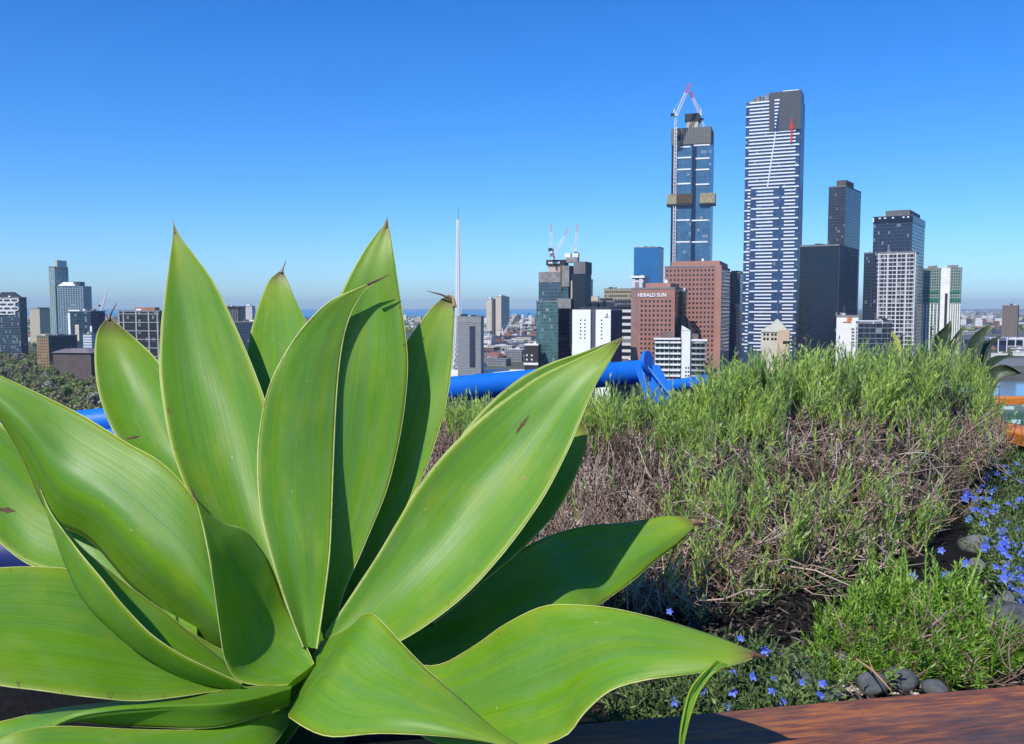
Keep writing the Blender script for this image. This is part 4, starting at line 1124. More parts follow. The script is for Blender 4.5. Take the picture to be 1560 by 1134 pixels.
# green glass roofed building seen through it
Tg = Tower(1500, 1640, None, 628, 470, 4, D=40); Tg.begin("glasshouse_building", "low green glass building with small white roof units, seen past the handrail"); Tg.walls(facade("green_grid_glass", (0.22, 0.30, 0.27, 1), (0.05, 0.13, 0.11, 1), 4.5, 4.0, .06, .08, .2, .4))
mb = MB(); c_ = Tg.pt(Tg.sx(1541, 643), -.3, Tg.z(647)); mb.box(c_, Tg.u * 4.5, Tg.b * .5, (0, 0, 2.4)); mb.build("white_panel", M_WHITE, Tg.th)
for x, y in ((1533, 622), (1541, 617)):
    mb = MB(); c_ = Tg.pt(Tg.sx(x, 628), 4, Tg.top); mb.box(c_, Tg.u * 3.2, Tg.b * 3, (0, 0, 2.2)); mb.build("roof_unit", M_WHITE, Tg.th)

# ------------------------------------------------------------------ plant growth helpers
def add_leaf(mb, p, d, n_, L, w, curl, u_):
    """narrow leaf from p along d, face normal n_, two folded segments and a point"""
    s = d.cross(n_)
    if s.length < 1e-4: return
    s.normalize(); n_ = s.cross(d)
    hw = w * .5
    m1 = p + d * (L * .45) - n_ * (curl * L * .12); t1 = p + d * L - n_ * (curl * L * .45)
    i = len(mb.v)
    mb.v += [tuple(p - s * hw * .5), tuple(p + s * hw * .5), tuple(m1 + s * hw), tuple(m1 - s * hw), tuple(t1)]
    mb.f += [(i, i + 1, i + 2, i + 3), (i + 3, i + 2, i + 4)]
    mb.uv += [(u_, 0), (u_, 0), (u_, .5), (u_, .5), (u_, .5), (u_, .5), (u_, 1)]
    mb.mi += [0, 0]
def shoot(mb, r, p, d, L, n, ll, lw, ang, u0, us, stem=.0009, curl=.4, bend=.25, taper=.5):
    d = d.normalized(); bend_v = rand_unit(r) * bend
    pts = [p + d * (L * t_) + bend_v * (L * t_ * t_) for t_ in (0, .33, .66, 1)]
    u_ = min(.98, max(.02, u0))
    mb.tube(pts, [stem * 1.2, stem, stem * .8, stem * .4], 3, 0, False)
    k0 = len(mb.uv) - 3 * 3 * 4
    for k in range(k0, len(mb.uv)): mb.uv[k] = (u_, .3)
    ph = r.uniform(0, 6.28)
    for k in range(n):
        t_ = (k + .6) / n
        c = p + d * (L * t_) + bend_v * (L * t_ * t_)
        ax = (d + bend_v * (2 * t_)).normalized()
        s = ax.cross(Vector((.3, .9, .2))).normalized(); q = ax.cross(s)
        a = ph + k * 2.4 + r.uniform(-.3, .3)
        rad = s * math.cos(a) + q * math.sin(a)
        an = ang * (1 - .55 * t_) * r.uniform(.75, 1.25)
        ld = ax * math.cos(an) + rad * math.sin(an)
        nn = ax * math.sin(an) - rad * math.cos(an)
        nn = -nn if nn.dot(ax) < 0 else nn
        add_leaf(mb, c, ld, nn, ll * r.uniform(.75, 1.2) * (1 - taper * t_ * t_), lw * r.uniform(.8, 1.15), curl * r.uniform(-.3, 1.2), min(.99, max(.01, u_ + r.uniform(-us, us))))
def twig(mb, r, p, d, L, rad, u_):
    pts = [p]; q = d.normalized()
    for k in range(3):
        q = (q + rand_unit(r) * .42).normalized(); pts.append(pts[-1] + q * (L / 3))
    mb.tube(pts, [rad, rad * .85, rad * .65, rad * .35], 3, 0, False)
    for k in range(len(mb.uv) - 36, len(mb.uv)): mb.uv[k] = (u_, .5)
    return pts

def lerp_tab(tab, x):
    if x <= tab[0][0]: return tab[0][1]
    for (xa, va), (xb, vb) in zip(tab[:-1], tab[1:]):
        if x <= xb: return va + (vb - va) * (x - xa) / (xb - xa)
    return tab[-1][1]

# ------------------------------------------------------------------ lavender hedge
LAV = foliage_mat("lavender_leaf", [(0, (0.14, 0.19, 0.10, 1)), (.3, (0.27, 0.37, 0.14, 1)), (.55, (0.40, 0.55, 0.13, 1)), (.8, (0.50, 0.66, 0.12, 1)), (1, (0.62, 0.72, 0.28, 1))], .45, .40)
DEAD = foliage_mat("dead_twig", [(0, (0.06, 0.036, 0.026, 1)), (.3, (0.19, 0.12, 0.085, 1)), (.65, (0.36, 0.26, 0.20, 1)), (1, (0.55, 0.46, 0.38, 1))], .8, .05)
CORE = plain("inner_shade_brown", (0.028, 0.020, 0.014, 1), .95, .5, 30)
TOP = [(640, 640), (690, 634), (760, 634), (850, 628), (900, 622), (960, 624), (1000, 626), (1060, 616), (1085, 590), (1120, 574), (1200, 562), (1300, 560), (1380, 552), (1440, 547), (1475, 558), (1500, 584), (1512, 624), (1522, 655)]
BOT = [(640, 820), (850, 870), (940, 915), (1000, 930), (1100, 915), (1200, 890), (1260, 880), (1350, 862), (1440, 815), (1475, 750), (1500, 700), (1522, 668)]
def bush_d(x, v):
    yb = lerp_tab(BOT, x)
    d0 = min(2.3, max(1.42, 0.50 * F / (yb - 470.0)))
    return d0 + (0.30 + 0.60 * v) * v
def bush_green(x, y):
    """share of living shoots over the hedge's flank"""
    n_ = 30 * mnoise.noise((x * .02, y * .02, 1.0)) + 16 * mnoise.noise((x * .06, y * .06, 5.0))
    y = y + n_; xq = x + 25 * mnoise.noise((x * .03, y * .03, 8.0))
    if xq < 1015: return 1.0 if y < 662 else .03
    if xq < 1190: return .96 if y < 682 else .36 if y < 735 else .56 if y < 800 else .2
    if xq < 1340: return .95 if y < 634 else .10 if y < 735 else .50 if y < 845 else .25
    return .95 if y < 646 else .13 if y < 762 else .48 if y < 860 else .25
bounds = [(640, 862), (862, 1078), (1078, 1296), (1296, 1520)]
labels = ["low lavender shrub glimpsed behind the agave, between its leaves and the blue pipe", "lavender shrub with a bare dry brown flank just right of the agave", "tall lavender shrub with a long green flank in the middle of the hedge", "right end lavender shrub sagging over a dark hollow beside the blue flowers"]
r4 = random.Random(11)
for bi, (xa, xb) in enumerate(bounds):
    cx_ = (xa + xb) / 2; c = P(cx_, lerp_tab(BOT, cx_), bush_d(cx_, 0) + .4)
    th = thing("lavender_shrub", (c.x, c.y, ZS), labels[bi], "shrub", "lavender shrubs of the hedge")
    fol = MB(); dead = MB(); core = MB(); stalk = MB()
    # lumpy mound well inside the growth; its dark colour carries the inner shade
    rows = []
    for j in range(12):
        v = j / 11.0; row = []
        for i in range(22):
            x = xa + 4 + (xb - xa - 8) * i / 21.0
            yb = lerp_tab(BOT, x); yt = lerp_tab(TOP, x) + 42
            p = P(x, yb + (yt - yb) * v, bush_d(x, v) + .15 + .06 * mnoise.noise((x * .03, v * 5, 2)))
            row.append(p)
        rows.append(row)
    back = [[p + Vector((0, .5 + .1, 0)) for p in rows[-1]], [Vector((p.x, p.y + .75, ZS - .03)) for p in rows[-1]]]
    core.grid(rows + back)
    core.build("dark_core", CORE, th, True)
    span = (xb - xa)
    N = int(span * 6.4)
    for i in range(N):
        x = r4.uniform(xa - 6, xb + 6); yt = lerp_tab(TOP, x); yb = lerp_tab(BOT, x)
        v = r4.random() ** .85
        if r4.random() < .26: v = r4.uniform(.82, 1.0)
        y = yb + (yt - yb) * v
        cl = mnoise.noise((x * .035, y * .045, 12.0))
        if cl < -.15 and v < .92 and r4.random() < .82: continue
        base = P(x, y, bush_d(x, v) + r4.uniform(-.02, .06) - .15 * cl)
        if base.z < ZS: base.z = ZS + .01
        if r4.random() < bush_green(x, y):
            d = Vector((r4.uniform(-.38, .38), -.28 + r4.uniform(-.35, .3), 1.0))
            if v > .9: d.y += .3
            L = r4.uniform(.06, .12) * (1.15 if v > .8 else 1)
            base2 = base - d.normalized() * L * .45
            tone = .50 + .42 * mnoise.noise((x * .018, y * .018, 3)) + .5 * cl + r4.uniform(-.2, .2)  # recessed clumps darker: pocket shade put into the leaf tone
            shoot(fol, r4, base2, d, L, r4.randint(13, 18), .029, .0041, .55, tone, .2)
        else:
            st_ = x < 1030
            d = Vector((r4.uniform(-.3, .3) if st_ else r4.uniform(-.7, .7), -.25 + r4.uniform(-.4, .3), r4.uniform(.8, 1.2) if st_ else r4.uniform(.2, 1.0)))
            tone = .46 + .5 * mnoise.noise((x * .03, y * .02, 6)) + .4 * cl + r4.uniform(-.25, .25)  # dead growth too is toned darker where clumps sink into shade
            tone = min(.97, max(.03, tone))
            if r4.random() < .65:
                shoot(dead, r4, base - d.normalized() * .03, d, r4.uniform(.035, .07), r4.randint(9, 15), .013, .0030, .8, tone + .15, .22, .0011, 1.1, .4)
            for k in range(2):
                twig(dead, r4, base + rand_unit(r4) * .02 - d.normalized() * .06, d + rand_unit(r4) * .4, r4.uniform(.06, .13), r4.uniform(.0009, .0018), min(.98, max(.02, tone + r4.uniform(-.25, .2))))
    # longer bare branches under the skirt
    for i in range(int(span * .16)):
        x = r4.uniform(xa, xb); yb = lerp_tab(BOT, x); yt = lerp_tab(TOP, x); y = yb - r4.uniform(0, .55) * (yb - yt)
        v = (yb - y) / (yb - yt)
        p = P(x, y, bush_d(x, v) + r4.uniform(-.02, .06))
        twig(dead, r4, p, Vector((r4.uniform(-1, 1), -.4, r4.uniform(-.1, .8))), r4.uniform(.08, .18), r4.uniform(.0012, .0021), r4.uniform(.2, .8))
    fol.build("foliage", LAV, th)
    dead.build("dead_stems", DEAD, th)
    if bi >= 2:
        for k in range(7 if bi == 2 else 5):
            x = r4.uniform(xa + 8, xb - 40) if k > 2 or bi == 3 else (1226, 1266, 1271)[k]
            yt = lerp_tab(TOP, x); L = r4.uniform(28, 58) if k > 0 else 60
            dd = bush_d(x, 1) + r4.uniform(-.05, .2); p0 = P(x - 2, yt + 25, dd); p1 = P(x + r4.uniform(-5, 5), yt - L + 22, dd)
            m_ = MB(); m_.tube([p0, (p0 + p1) / 2 + Vector((.004, 0, 0)), p1], [.0014, .0012, .0012], 5)
            ax = (p1 - p0).normalized()
            for q in range(26):
                d = (rand_unit(r4) + ax * 1.0).normalized(); add_leaf(m_, p1 + ax * (q * .0011 - .004) , d, rand_unit(r4), .010, .005, .3, r4.uniform(.2, .6))
            m_.build("flower_stalk", foliage_mat("lavender_spike", [(0, (0.09, 0.085, 0.08, 1)), (1, (0.22, 0.21, 0.20, 1))], .7, .1) if "lavender_spike" not in bpy.data.materials else bpy.data.materials["lavender_spike"], th)

# low sprigs and fallen dead wood in the dark hollow in front of the hedge
SPRIG_M = None
for (x, y, lab) in ((1035, 945, "small green sprig in the dark hollow nearest the long agave leaf"), (1130, 930, "small green sprig in the middle of the dark hollow before the hedge"), (1215, 905, "small green sprig at the right of the dark hollow beside the needle shrub")):
    p = PZ(x, y, ZS); th = thing("seedling", p, lab, "plant"); m_ = MB()
    for k in range(9): shoot(m_, r4, p + Vector((r4.uniform(-.05, .05), r4.uniform(-.04, .04), 0)), Vector((r4.uniform(-.8, .8), -.3, .7)), r4.uniform(.04, .08), 10, .02, .0035, .8, r4.uniform(.1, .4), .15)
    m_.build("foliage", LAV, th)
# ------------------------------------------------------------------ rosemary-like shrub, bright needles
ROS = foliage_mat("needle_leaf", [(0, (0.06, 0.12, 0.018, 1)), (.5, (0.22, 0.41, 0.04, 1)), (1, (0.48, 0.64, 0.14, 1))], .42, .36, .4)
c = P(1410, 1010, 1.3)
th = thing("needle_shrub", (c.x, c.y, ZS), "bright green needle leaved shrub behind the front timber board at lower right", "shrub")
fol = MB()
RT = [(1235, 985), (1262, 930), (1300, 880), (1345, 850), (1400, 862), (1440, 860), (1478, 858), (1502, 925), (1516, 975), (1575, 1003)]
for i in range(640):
    x = r4.uniform(1243, 1575); yt = lerp_tab(RT, x)
    y = yt + 26 + (1052 - yt - 26) * r4.random() ** .75
    if y > 1046 - (x - 1240) * .02: continue
    f_ = (y - yt) / (1052 - yt)
    d = 1.50 - .30 * f_ + r4.uniform(-.03, .05)
    p = P(x, y, d)
    if p.z < ZS + .008: p.z = ZS + .008
    up = Vector((r4.uniform(-.5, .5) + (x - 1410) / 700, -.25 + r4.uniform(-.45, .3), 1.0 - .4 * f_))
    L = r4.uniform(.05, .095) * (1 - .25 * f_)
    shoot(fol, r4, p - up.normalized() * L * .4, up, L, r4.randint(20, 30), .0180, .0027, .95, .55 + r4.uniform(-.25, .25) - .2 * f_ * r4.random(), .2, .0011, .5, .3, .45)  # lower shoots darker, shade put into their tone
for (x, y0, x1, y1) in ((1372, 900, 1369, 838), (1385, 905, 1383, 842), (1408, 920, 1411, 845), (1440, 900, 1460, 848), (1470, 905, 1500, 842), (1350, 930, 1330, 870), (1318, 960, 1302, 890), (1425, 930, 1432, 868), (1480, 960, 1490, 905)):
    p0 = P(x, y0, 1.4); p1 = P(x1, y1, 1.42); shoot(fol, r4, p0, p1 - p0, (p1 - p0).length, 30, .016, .0022, .95, .72, .2, .0014, .5, .12, .45)
for k in range(46):
    x = r4.uniform(1255, 1500); yt = lerp_tab(RT, x) + r4.uniform(-6, 40); L = r4.uniform(38, 70)
    p0 = P(x, yt + L, 1.42 - .1 * (yt - 850) / 130); p1 = P(x + r4.uniform(-10, 14), yt, 1.42 - .1 * (yt - 850) / 130 + r4.uniform(-.02, .03))
    shoot(fol, r4, p0, p1 - p0, (p1 - p0).length, 26, .016, .0027, .9, .78 + r4.uniform(-.1, .2), .15, .0014, .5, .12, .45)  # brighter tone paints these tall shoots as sunlit
fol.build("foliage", ROS, th)
dead = MB()
for i in range(130):
    x = r4.uniform(1260, 1560); y = r4.uniform(960, 1046); p = P(x, y, 1.5 - .3 * (y - 850) / 200)
    if p.z < ZS: p.z = ZS
    twig(dead, r4, p, Vector((r4.uniform(-1, 1), -.2, .5)), r4.uniform(.04, .1), .0013, r4.uniform(.1, .7))
dead.build("woody_stems", DEAD, th)

# ------------------------------------------------------------------ blue flowered ground cover
LITH = foliage_mat("groundcover_leaf", [(0, (0.045, 0.08, 0.03, 1)), (.5, (0.12, 0.19, 0.06, 1)), (1, (0.27, 0.36, 0.12, 1))], .55, .2)
PETAL = foliage_mat("blue_petal", [(0, (0.07, 0.10, 0.62, 1)), (.5, (0.13, 0.22, 0.80, 1)), (1, (0.38, 0.48, 0.92, 1))], .6, .3)
def flower_mesh():
    m_ = MB()
    for k in range(5):
        a = 2 * math.pi * k / 5; ca, sa = math.cos(a), math.sin(a)
        def q(rr, tt, z): return (rr * ca - tt * sa, rr * sa + tt * ca, z)
        m_.face([q(.0008, -.0012, 0), q(.0042, -.0027, .0008), q(.0075, -.0016, .0006), q(.0083, 0, .0004), q(.0075, .0016, .0006), q(.0042, .0027, .0008), q(.0008, .0012, 0)], [(.15 + .14 * k, .5)] * 7)
    m_.bar((0, 0, -.009), (0, 0, .0006), .0007, 5, .0011)
    for kk in range(len(m_.uv) - 30, len(m_.uv)): pass
    return m_
FL = [None]
def flower(th, p, nrm, sc):
    if FL[0] is None:
        sav = ORG[th]; ORG[th] = Vector((0, 0, 0)); o = flower_mesh().build("flower", PETAL, th); ORG[th] = sav; FL[0] = o.data
    else:
        o = bpy.data.objects.new("flower", FL[0]); COL.objects.link(o); o.parent = th
    o.location = Vector(p) - ORG[th]; o.scale = (sc,) * 3
    o.rotation_euler = (nrm.to_track_quat('Z', 'Y').to_euler())
def groundcover(label, poly, n, nf, ll, dfun, lift, seed, spots_=(), fs=1.0):
    r = random.Random(seed)
    xs = [q[0] for q in poly]; ys = [q[1] for q in poly]
    def inside(x, y):
        c_ = False
        for (xa, ya), (xb, yb) in zip(poly, poly[1:] + poly[:1]):
            if (ya > y) != (yb > y) and x < (xb - xa) * (y - ya) / (yb - ya) + xa: c_ = not c_
        return c_
    cx_ = sum(xs) / len(xs); cy_ = sum(ys) / len(ys); c = P(cx_, cy_, dfun(cx_, cy_))
    th = thing("blue_groundcover", (c.x, c.y, ZS), label, "flowering plant", "blue flowered ground cover plants")
    fol = MB(); k = 0
    while k < n:
        x = r.uniform(min(xs), max(xs)); y = r.uniform(min(ys), max(ys))
        if not inside(x, y): continue
        k += 1
        p = P(x, y, dfun(x, y) + r.uniform(-.02, .03)); p.z = max(p.z, ZS + .004)
        shoot(fol, r, p - Vector((0, 0, lift * .5)), Vector((r.uniform(-.9, .9), -.3 + r.uniform(-.7, .5), .8)), r.uniform(.03, .06), r.randint(9, 14), ll, ll * .24, 1.0, .45 + r.uniform(-.3, .35), .22, .0009, .5, .5, .3)
    fol.build("foliage", LITH, th)
    pts = list(spots_); 
    while len(pts) < nf:
        x = r.uniform(min(xs), max(xs)); y = r.uniform(min(ys), max(ys))
        if inside(x, y): pts.append((x, y))
    for x, y in pts:
        p = P(x, y, dfun(x, y) - .03); p.z = max(p.z, ZS + .02)
        nrm = (Vector((r.uniform(-.5, .4), -.75 + r.uniform(-.4, .4), .75))).normalized()
        flower(th, p, nrm, fs * r.uniform(.75, 1.15))
groundcover("blue flowered ground cover against the front board below the tip of the long agave leaf", [(900, 1090), (1000, 1030), (1060, 990), (1150, 985), (1230, 1005), (1262, 1040), (1260, 1072), (1100, 1090)], 520, 15, .014, lambda x, y: min(1.25, .50 * F / (y - 470.0) + .0), .04, 3,
            [(1027, 1070), (1071, 1053), (1116, 1055), (1107, 1077), (1166, 992), (1117, 1027), (1147, 1031), (1180, 1035), (1223, 1040), (1252, 1042), (1250, 1060), (1192, 1070), (1128, 973), (1020, 932)], .82)
groundcover("blue flowered ground cover trailing beside the right end of the hedge under the orange board", [(1482, 705), (1515, 684), (1575, 690), (1575, 925), (1540, 915), (1480, 800), (1468, 760)], 820, 100, .015, lambda x, y: .50 * F / (y - 470.0) if y > 760 else 2.33 + (760 - y) * .006, .05, 4,
            [(1487, 767), (1500, 777), (1475, 793), (1478, 790), (1434, 839), (1473, 857), (1470, 860), (1442, 877), (1391, 878), (1439, 900), (1494, 912), (1490, 917), (1518, 864), (1535, 860), (1540, 873), (1541, 895), (1553, 868)], 1.2)

# ------------------------------------------------------------------ stones and gravel
def stone(label, x, y, d, rx, ry, rz, seed, mat, col="stone"):
    c = P(x, y, d)
    m_ = MB(); rows = []
    for i in range(9):
        a = math.pi * i / 8; row = []
        for k in range(16):
            b = 2 * math.pi * k / 16
            v = Vector((math.sin(a) * math.cos(b), math.sin(a) * math.sin(b), math.cos(a)))
            f = 1 + .22 * mnoise.noise(v * 1.4 + Vector((seed, 0, 0))) + .10 * mnoise.noise(v * 3.2 + Vector((seed, 3, 0))) + .03 * mnoise.noise(v * 9 + Vector((seed, 5, 0)))
            row.append((c.x + v.x * rx * f, c.y + v.y * ry * f, c.z + v.z * rz * f))
        rows.append(row)
    m_.grid(rows, None, 0, True)
    o = m_.build("stone", mat, None, True, org=(c.x, c.y, c.z - rz)); tag(o, label, "stone", "dark stones in the planter"); return o
t = NT("basalt"); n1 = t.noise(25, t.coord(), 6, .65); t.set(t.ramp(n1, [(.3, (0.045, 0.050, 0.052, 1)), (.7, (0.15, 0.16, 0.165, 1))]), .75, .3); t.bump(n1, .8, .006); BAS = t.mat
t = NT("grey_stone"); n1 = t.noise(18, t.coord(), 6, .65); t.set(t.ramp(n1, [(.3, (0.09, 0.095, 0.09, 1)), (.7, (0.22, 0.22, 0.20, 1))]), .8, .3); t.bump(n1, .6, .005); GST = t.mat
stone("left of the two smooth dark pebbles behind the front board", 1327, 1041, 1.195, .021, .022, .016, 1, BAS)
stone("right and bigger of the two smooth dark pebbles behind the front board", 1370, 1036, 1.205, .024, .022, .018, 2, BAS)
stone("pale grey stone between the blue flowers and the gravel patch", 1256, 1022, 1.26, .024, .025, .013, 3, GST)
stone("large flat dark stone at the right edge below the trailing blue flowers", 1542, 950, 1.44, .055, .05, .030, 4, BAS)
stone("small dark stone at the right edge under the flat dark stone", 1560, 985, 1.36, .03, .03, .02, 5, BAS)
stone("grey stone lying in the hollow under the right end of the hedge", 1498, 832, 1.93, .055, .04, .022, 6, GST)
stone("little dark stone touching the front board left of the gravel", 1262, 1058, 1.165, .018, .016, .009, 7, BAS)
m_ = MB(); rg = random.Random(8)
for i in range(420):
    x = rg.gauss(1296, 14) if i < 240 else rg.uniform(1230, 1420); y = rg.uniform(1028, 1062) if i < 240 else rg.uniform(1020, 1060)
    p = PZ(x, y, ZS + .006); q = rg.uniform(.0016, .0036)
    rows = []
    for a in (0.3, 1.57, 2.8):
        rows.append([p + Vector((math.sin(a) * math.cos(b * 1.2566) * q * rg.uniform(.7, 1.2), math.sin(a) * math.sin(b * 1.2566) * q, math.cos(a) * q * .7 + .002)) for b in range(5)])
    u_ = rg.random(); m_.grid(rows, [[(u_, .5)] * 5] * 3, 0, True); m_.face(rows[0], [(u_, .5)] * 5)
for k, (x, y, lab) in enumerate(((1512, 938, "dark stone left of the large flat dark stone at the right edge"), (1534, 918, "small grey stone above the large flat dark stone at the right edge"), (1552, 905, "rough grey stone half under the trailing blue flowers at the right edge"), (1488, 862, "pale stone between the tall needle shoots and the trailing blue flowers"), (1222, 1032, "broken grey stone left of the pale grey stone by the gravel"), (1196, 1012, "dark stone just right of the long agave leaf tip"), (1424, 1050, "dark stone right of the two smooth pebbles, touching the front board"), (1290, 1010, "dark stone under the needle shrub above the gravel"))):
    stone(lab, x, y, .505 * F / (y - 470.0), .016 + .006 * (k % 3), .018, .011 + .003 * (k % 2), 20 + k, GST if k % 2 else BAS)
t = NT("tan_gravel"); uv, u_, v_ = t.uvsep(); t.set(t.ramp(u_, [(0, (0.13, 0.10, 0.07, 1)), (.6, (0.34, 0.28, 0.20, 1)), (1, (0.55, 0.50, 0.42, 1))]), .85)
tag(m_.build("gravel", t.mat), "tan gravel beside the dark pebbles", "gravel", kind="stuff")
m_ = MB(); m_.tube([P(1305, 1005, 1.22), P(1330, 1022, 1.17), P(1345, 1038, 1.15), P(1358, 1053, 1.13)], [.0016, .0016, .0013, .0006], 6); m_.tube([P(1330, 1022, 1.17), P(1322, 1000, 1.19)], [.0010, .0005], 5)
tag(m_.build("dry_twig", plain("straw", (0.42, 0.26, 0.13, 1), .8), None, True, org=P(1330, 1022, 1.17)), "straw coloured dry twig lying across the two dark pebbles", "twig")
# mulch litter over the soil: bark chips nobody could count
m_ = MB(); rg = random.Random(9)
for i in range(4200):
    x = rg.uniform(860, 1580); y = rg.uniform(880, 1085)
    p = PZ(x, y, ZS + rg.uniform(.002, .012))
    d = rand_unit(rg); d.z *= .35; add_leaf(m_, p, d.normalized(), Vector((rg.uniform(-.4, .4), rg.uniform(-.4, .4), 1)).normalized(), rg.uniform(.008, .026), rg.uniform(.002, .006), rg.uniform(-.5, .8), rg.random())
tag(m_.build("bark_mulch", foliage_mat("bark_chips", [(0, (0.010, 0.009, 0.008, 1)), (.75, (0.045, 0.034, 0.026, 1)), (1, (0.26, 0.20, 0.15, 1))], .9, 0.0)), "dark bark chips and dead leaves over the soil", "mulch", kind="stuff")
# ------------------------------------------------------------------ the agave
K_AG = 1.2       # size of the plant: all its distances below are multiplied by this
def leaf_material(name, g_dark, g_mid, g_blue, yellow, trans):
    t = NT(name)
    uv, u, v = t.uvsep()
    oi = t.new("ShaderNodeObjectInfo")
    rr = t.math('MULTIPLY', oi.outputs['Random'], 40.0)
    fine = t.noise(1.0, t.comb(t.math('MULTIPLY', u, 85.0), t.math('MULTIPLY', v, 2.2), rr), 3, .6)
    wide = t.noise(1.0, t.comb(t.math('MULTIPLY', u, 9.0), t.math('MULTIPLY', v, 1.1), rr), 3, .6)
    blot = t.noise(1.0, t.comb(t.math('MULTIPLY', u, 3.0), t.math('MULTIPLY', v, 6.0), rr), 4, .6)
    c = t.mix(t.ramp(wide, [(.36, (0, 0, 0, 1)), (.64, (1, 1, 1, 1))]), g_mid, g_blue)
    c = t.mix(t.math('MULTIPLY', t.ramp(fine, [(.40, (0, 0, 0, 1)), (.68, (1, 1, 1, 1))]), .42), c, g_dark)
    c = t.mix(t.math('MULTIPLY', t.ramp(blot, [(.5, (0, 0, 0, 1)), (.75, (1, 1, 1, 1))]), .35), c, yellow)
    e = t.math('ABSOLUTE', t.math('SUBTRACT', t.math('MULTIPLY', u, 2.0), 1.0))
    edge = t.math('POWER', e, 14.0)
    tipf = t.ramp(v, [(.80, (0, 0, 0, 1)), (.985, (1, 1, 1, 1))])
    tipn = t.math('MULTIPLY', tipf, t.math('ADD', .35, t.math('MULTIPLY', blot, .6)))
    c = t.mix(t.math('MAXIMUM', t.math('MULTIPLY', edge, .7), t.math('MULTIPLY', tipn, .8)), c, yellow)
    # small pale and rusty scars
    vo = t.new("ShaderNodeTexVoronoi", feature='F1'); vo.inputs['Scale'].default_value = 1.0
    t.l.new(t.comb(t.math('MULTIPLY', u, 11.0), t.math('MULTIPLY', v, 30.0), rr), vo.inputs['Vector'])
    sep = t.new("ShaderNodeSeparateColor"); t.l.new(vo.outputs['Color'], sep.inputs[0])
    spot = t.math('MULTIPLY', t.math('LESS_THAN', vo.outputs['Distance'], .085), t.math('GREATER_THAN', sep.outputs[0], .93))
    c = t.mix(t.math('MULTIPLY', spot, .8), c, (0.55, 0.52, 0.22, 1))
    edge2 = t.math('MULTIPLY', t.math('GREATER_THAN', e, .90), t.math('GREATER_THAN', t.noise(1.0, t.comb(t.math('MULTIPLY', u, 6.0), t.math('MULTIPLY', v, 70.0), rr), 3, .7), .66))
    c = t.mix(t.math('MULTIPLY', edge2, .7), c, (0.20, 0.10, 0.03, 1))
    ro = t.ramp(t.math('ADD', t.math('MULTIPLY', fine, .5), t.math('MULTIPLY', blot, .5)), [(.3, (.34,) * 3 + (1,)), (.7, (.52,) * 3 + (1,))])
    tipb = t.math('MULTIPLY', t.ramp(v, [(.94, (0, 0, 0, 1)), (.99, (1, 1, 1, 1))]), t.math('ADD', .4, blot))
    c = t.mix(t.math('MINIMUM', tipb, 1.0), c, (0.16, 0.10, 0.045, 1))
    dust = t.noise(1.0, t.comb(t.math('MULTIPLY', u, 5.0), t.math('MULTIPLY', v, 9.0), t.math('ADD', rr, 9.0)), 6, .75)
    c = t.mix(t.math('MULTIPLY', t.ramp(dust, [(.50, (0, 0, 0, 1)), (.74, (1, 1, 1, 1))]), .13), c, (0.42, 0.50, 0.34, 1))
    t.set(c, ro, .33)
    t.bump(t.math('ADD', t.math('MULTIPLY', fine, .6), t.math('MULTIPLY', t.noise(1.0, t.comb(t.math('MULTIPLY', u, 60.0), t.math('MULTIPLY', v, 160.0), rr), 2), .4)), .16, .0012)
    tr = t.new("ShaderNodeBsdfTranslucent"); t.l.new(t.mix(.6, c, (0.42, 0.62, 0.01, 1)), tr.inputs['Color'])
    ms = t.new("ShaderNodeMixShader"); ms.inputs[0].default_value = trans
    t.l.new(t.b.outputs[0], ms.inputs[1]); t.l.new(tr.outputs[0], ms.inputs[2]); t.l.new(ms.outputs[0], t.out.inputs[0])
    return t.mat
AG = leaf_material("agave_leaf", (0.080, 0.200, 0.014, 1), (0.172, 0.378, 0.011, 1), (0.145, 0.335, 0.048, 1), (0.40, 0.46, 0.03, 1), .32)
_t = NT("pale_leaf_margin"); _n = _t.noise(22, _t.coord(), 5, .7)
_t.set(_t.ramp(_n, [(.30, (0.28, 0.18, 0.07, 1)), (.40, (0.34, 0.42, 0.10, 1)), (.52, (0.52, 0.56, 0.20, 1)), (.70, (0.42, 0.52, 0.12, 1))]), .55, .3); MARGIN = _t.mat
SPINE = plain("brown_spine", (0.13, 0.075, 0.04, 1), .7, .4, 60)
DRY = plain("dry_tip_brown", (0.30, 0.19, 0.09, 1), .8, .5, 80)

def crom(pts, ts, t):
    """Catmull-Rom with chordal parameters"""
    n = len(pts)
    i = 0
    while i < n - 2 and t > ts[i + 1]: i += 1
    p1, p2 = pts[i], pts[i + 1]; t1, t2 = ts[i], ts[i + 1]
    def tan(j):
        a = max(j - 1, 0); b = min(j + 1, n - 1)
        return (pts[b] - pts[a]) / (ts[b] - ts[a])
    m1, m2 = tan(i) * (t2 - t1), tan(i + 1) * (t2 - t1)
    s = (t - t1) / (t2 - t1)
    return p1 * (2 * s ** 3 - 3 * s * s + 1) + m1 * (s ** 3 - 2 * s * s + s) + p2 * (-2 * s ** 3 + 3 * s * s) + m2 * (s ** 3 - s * s)

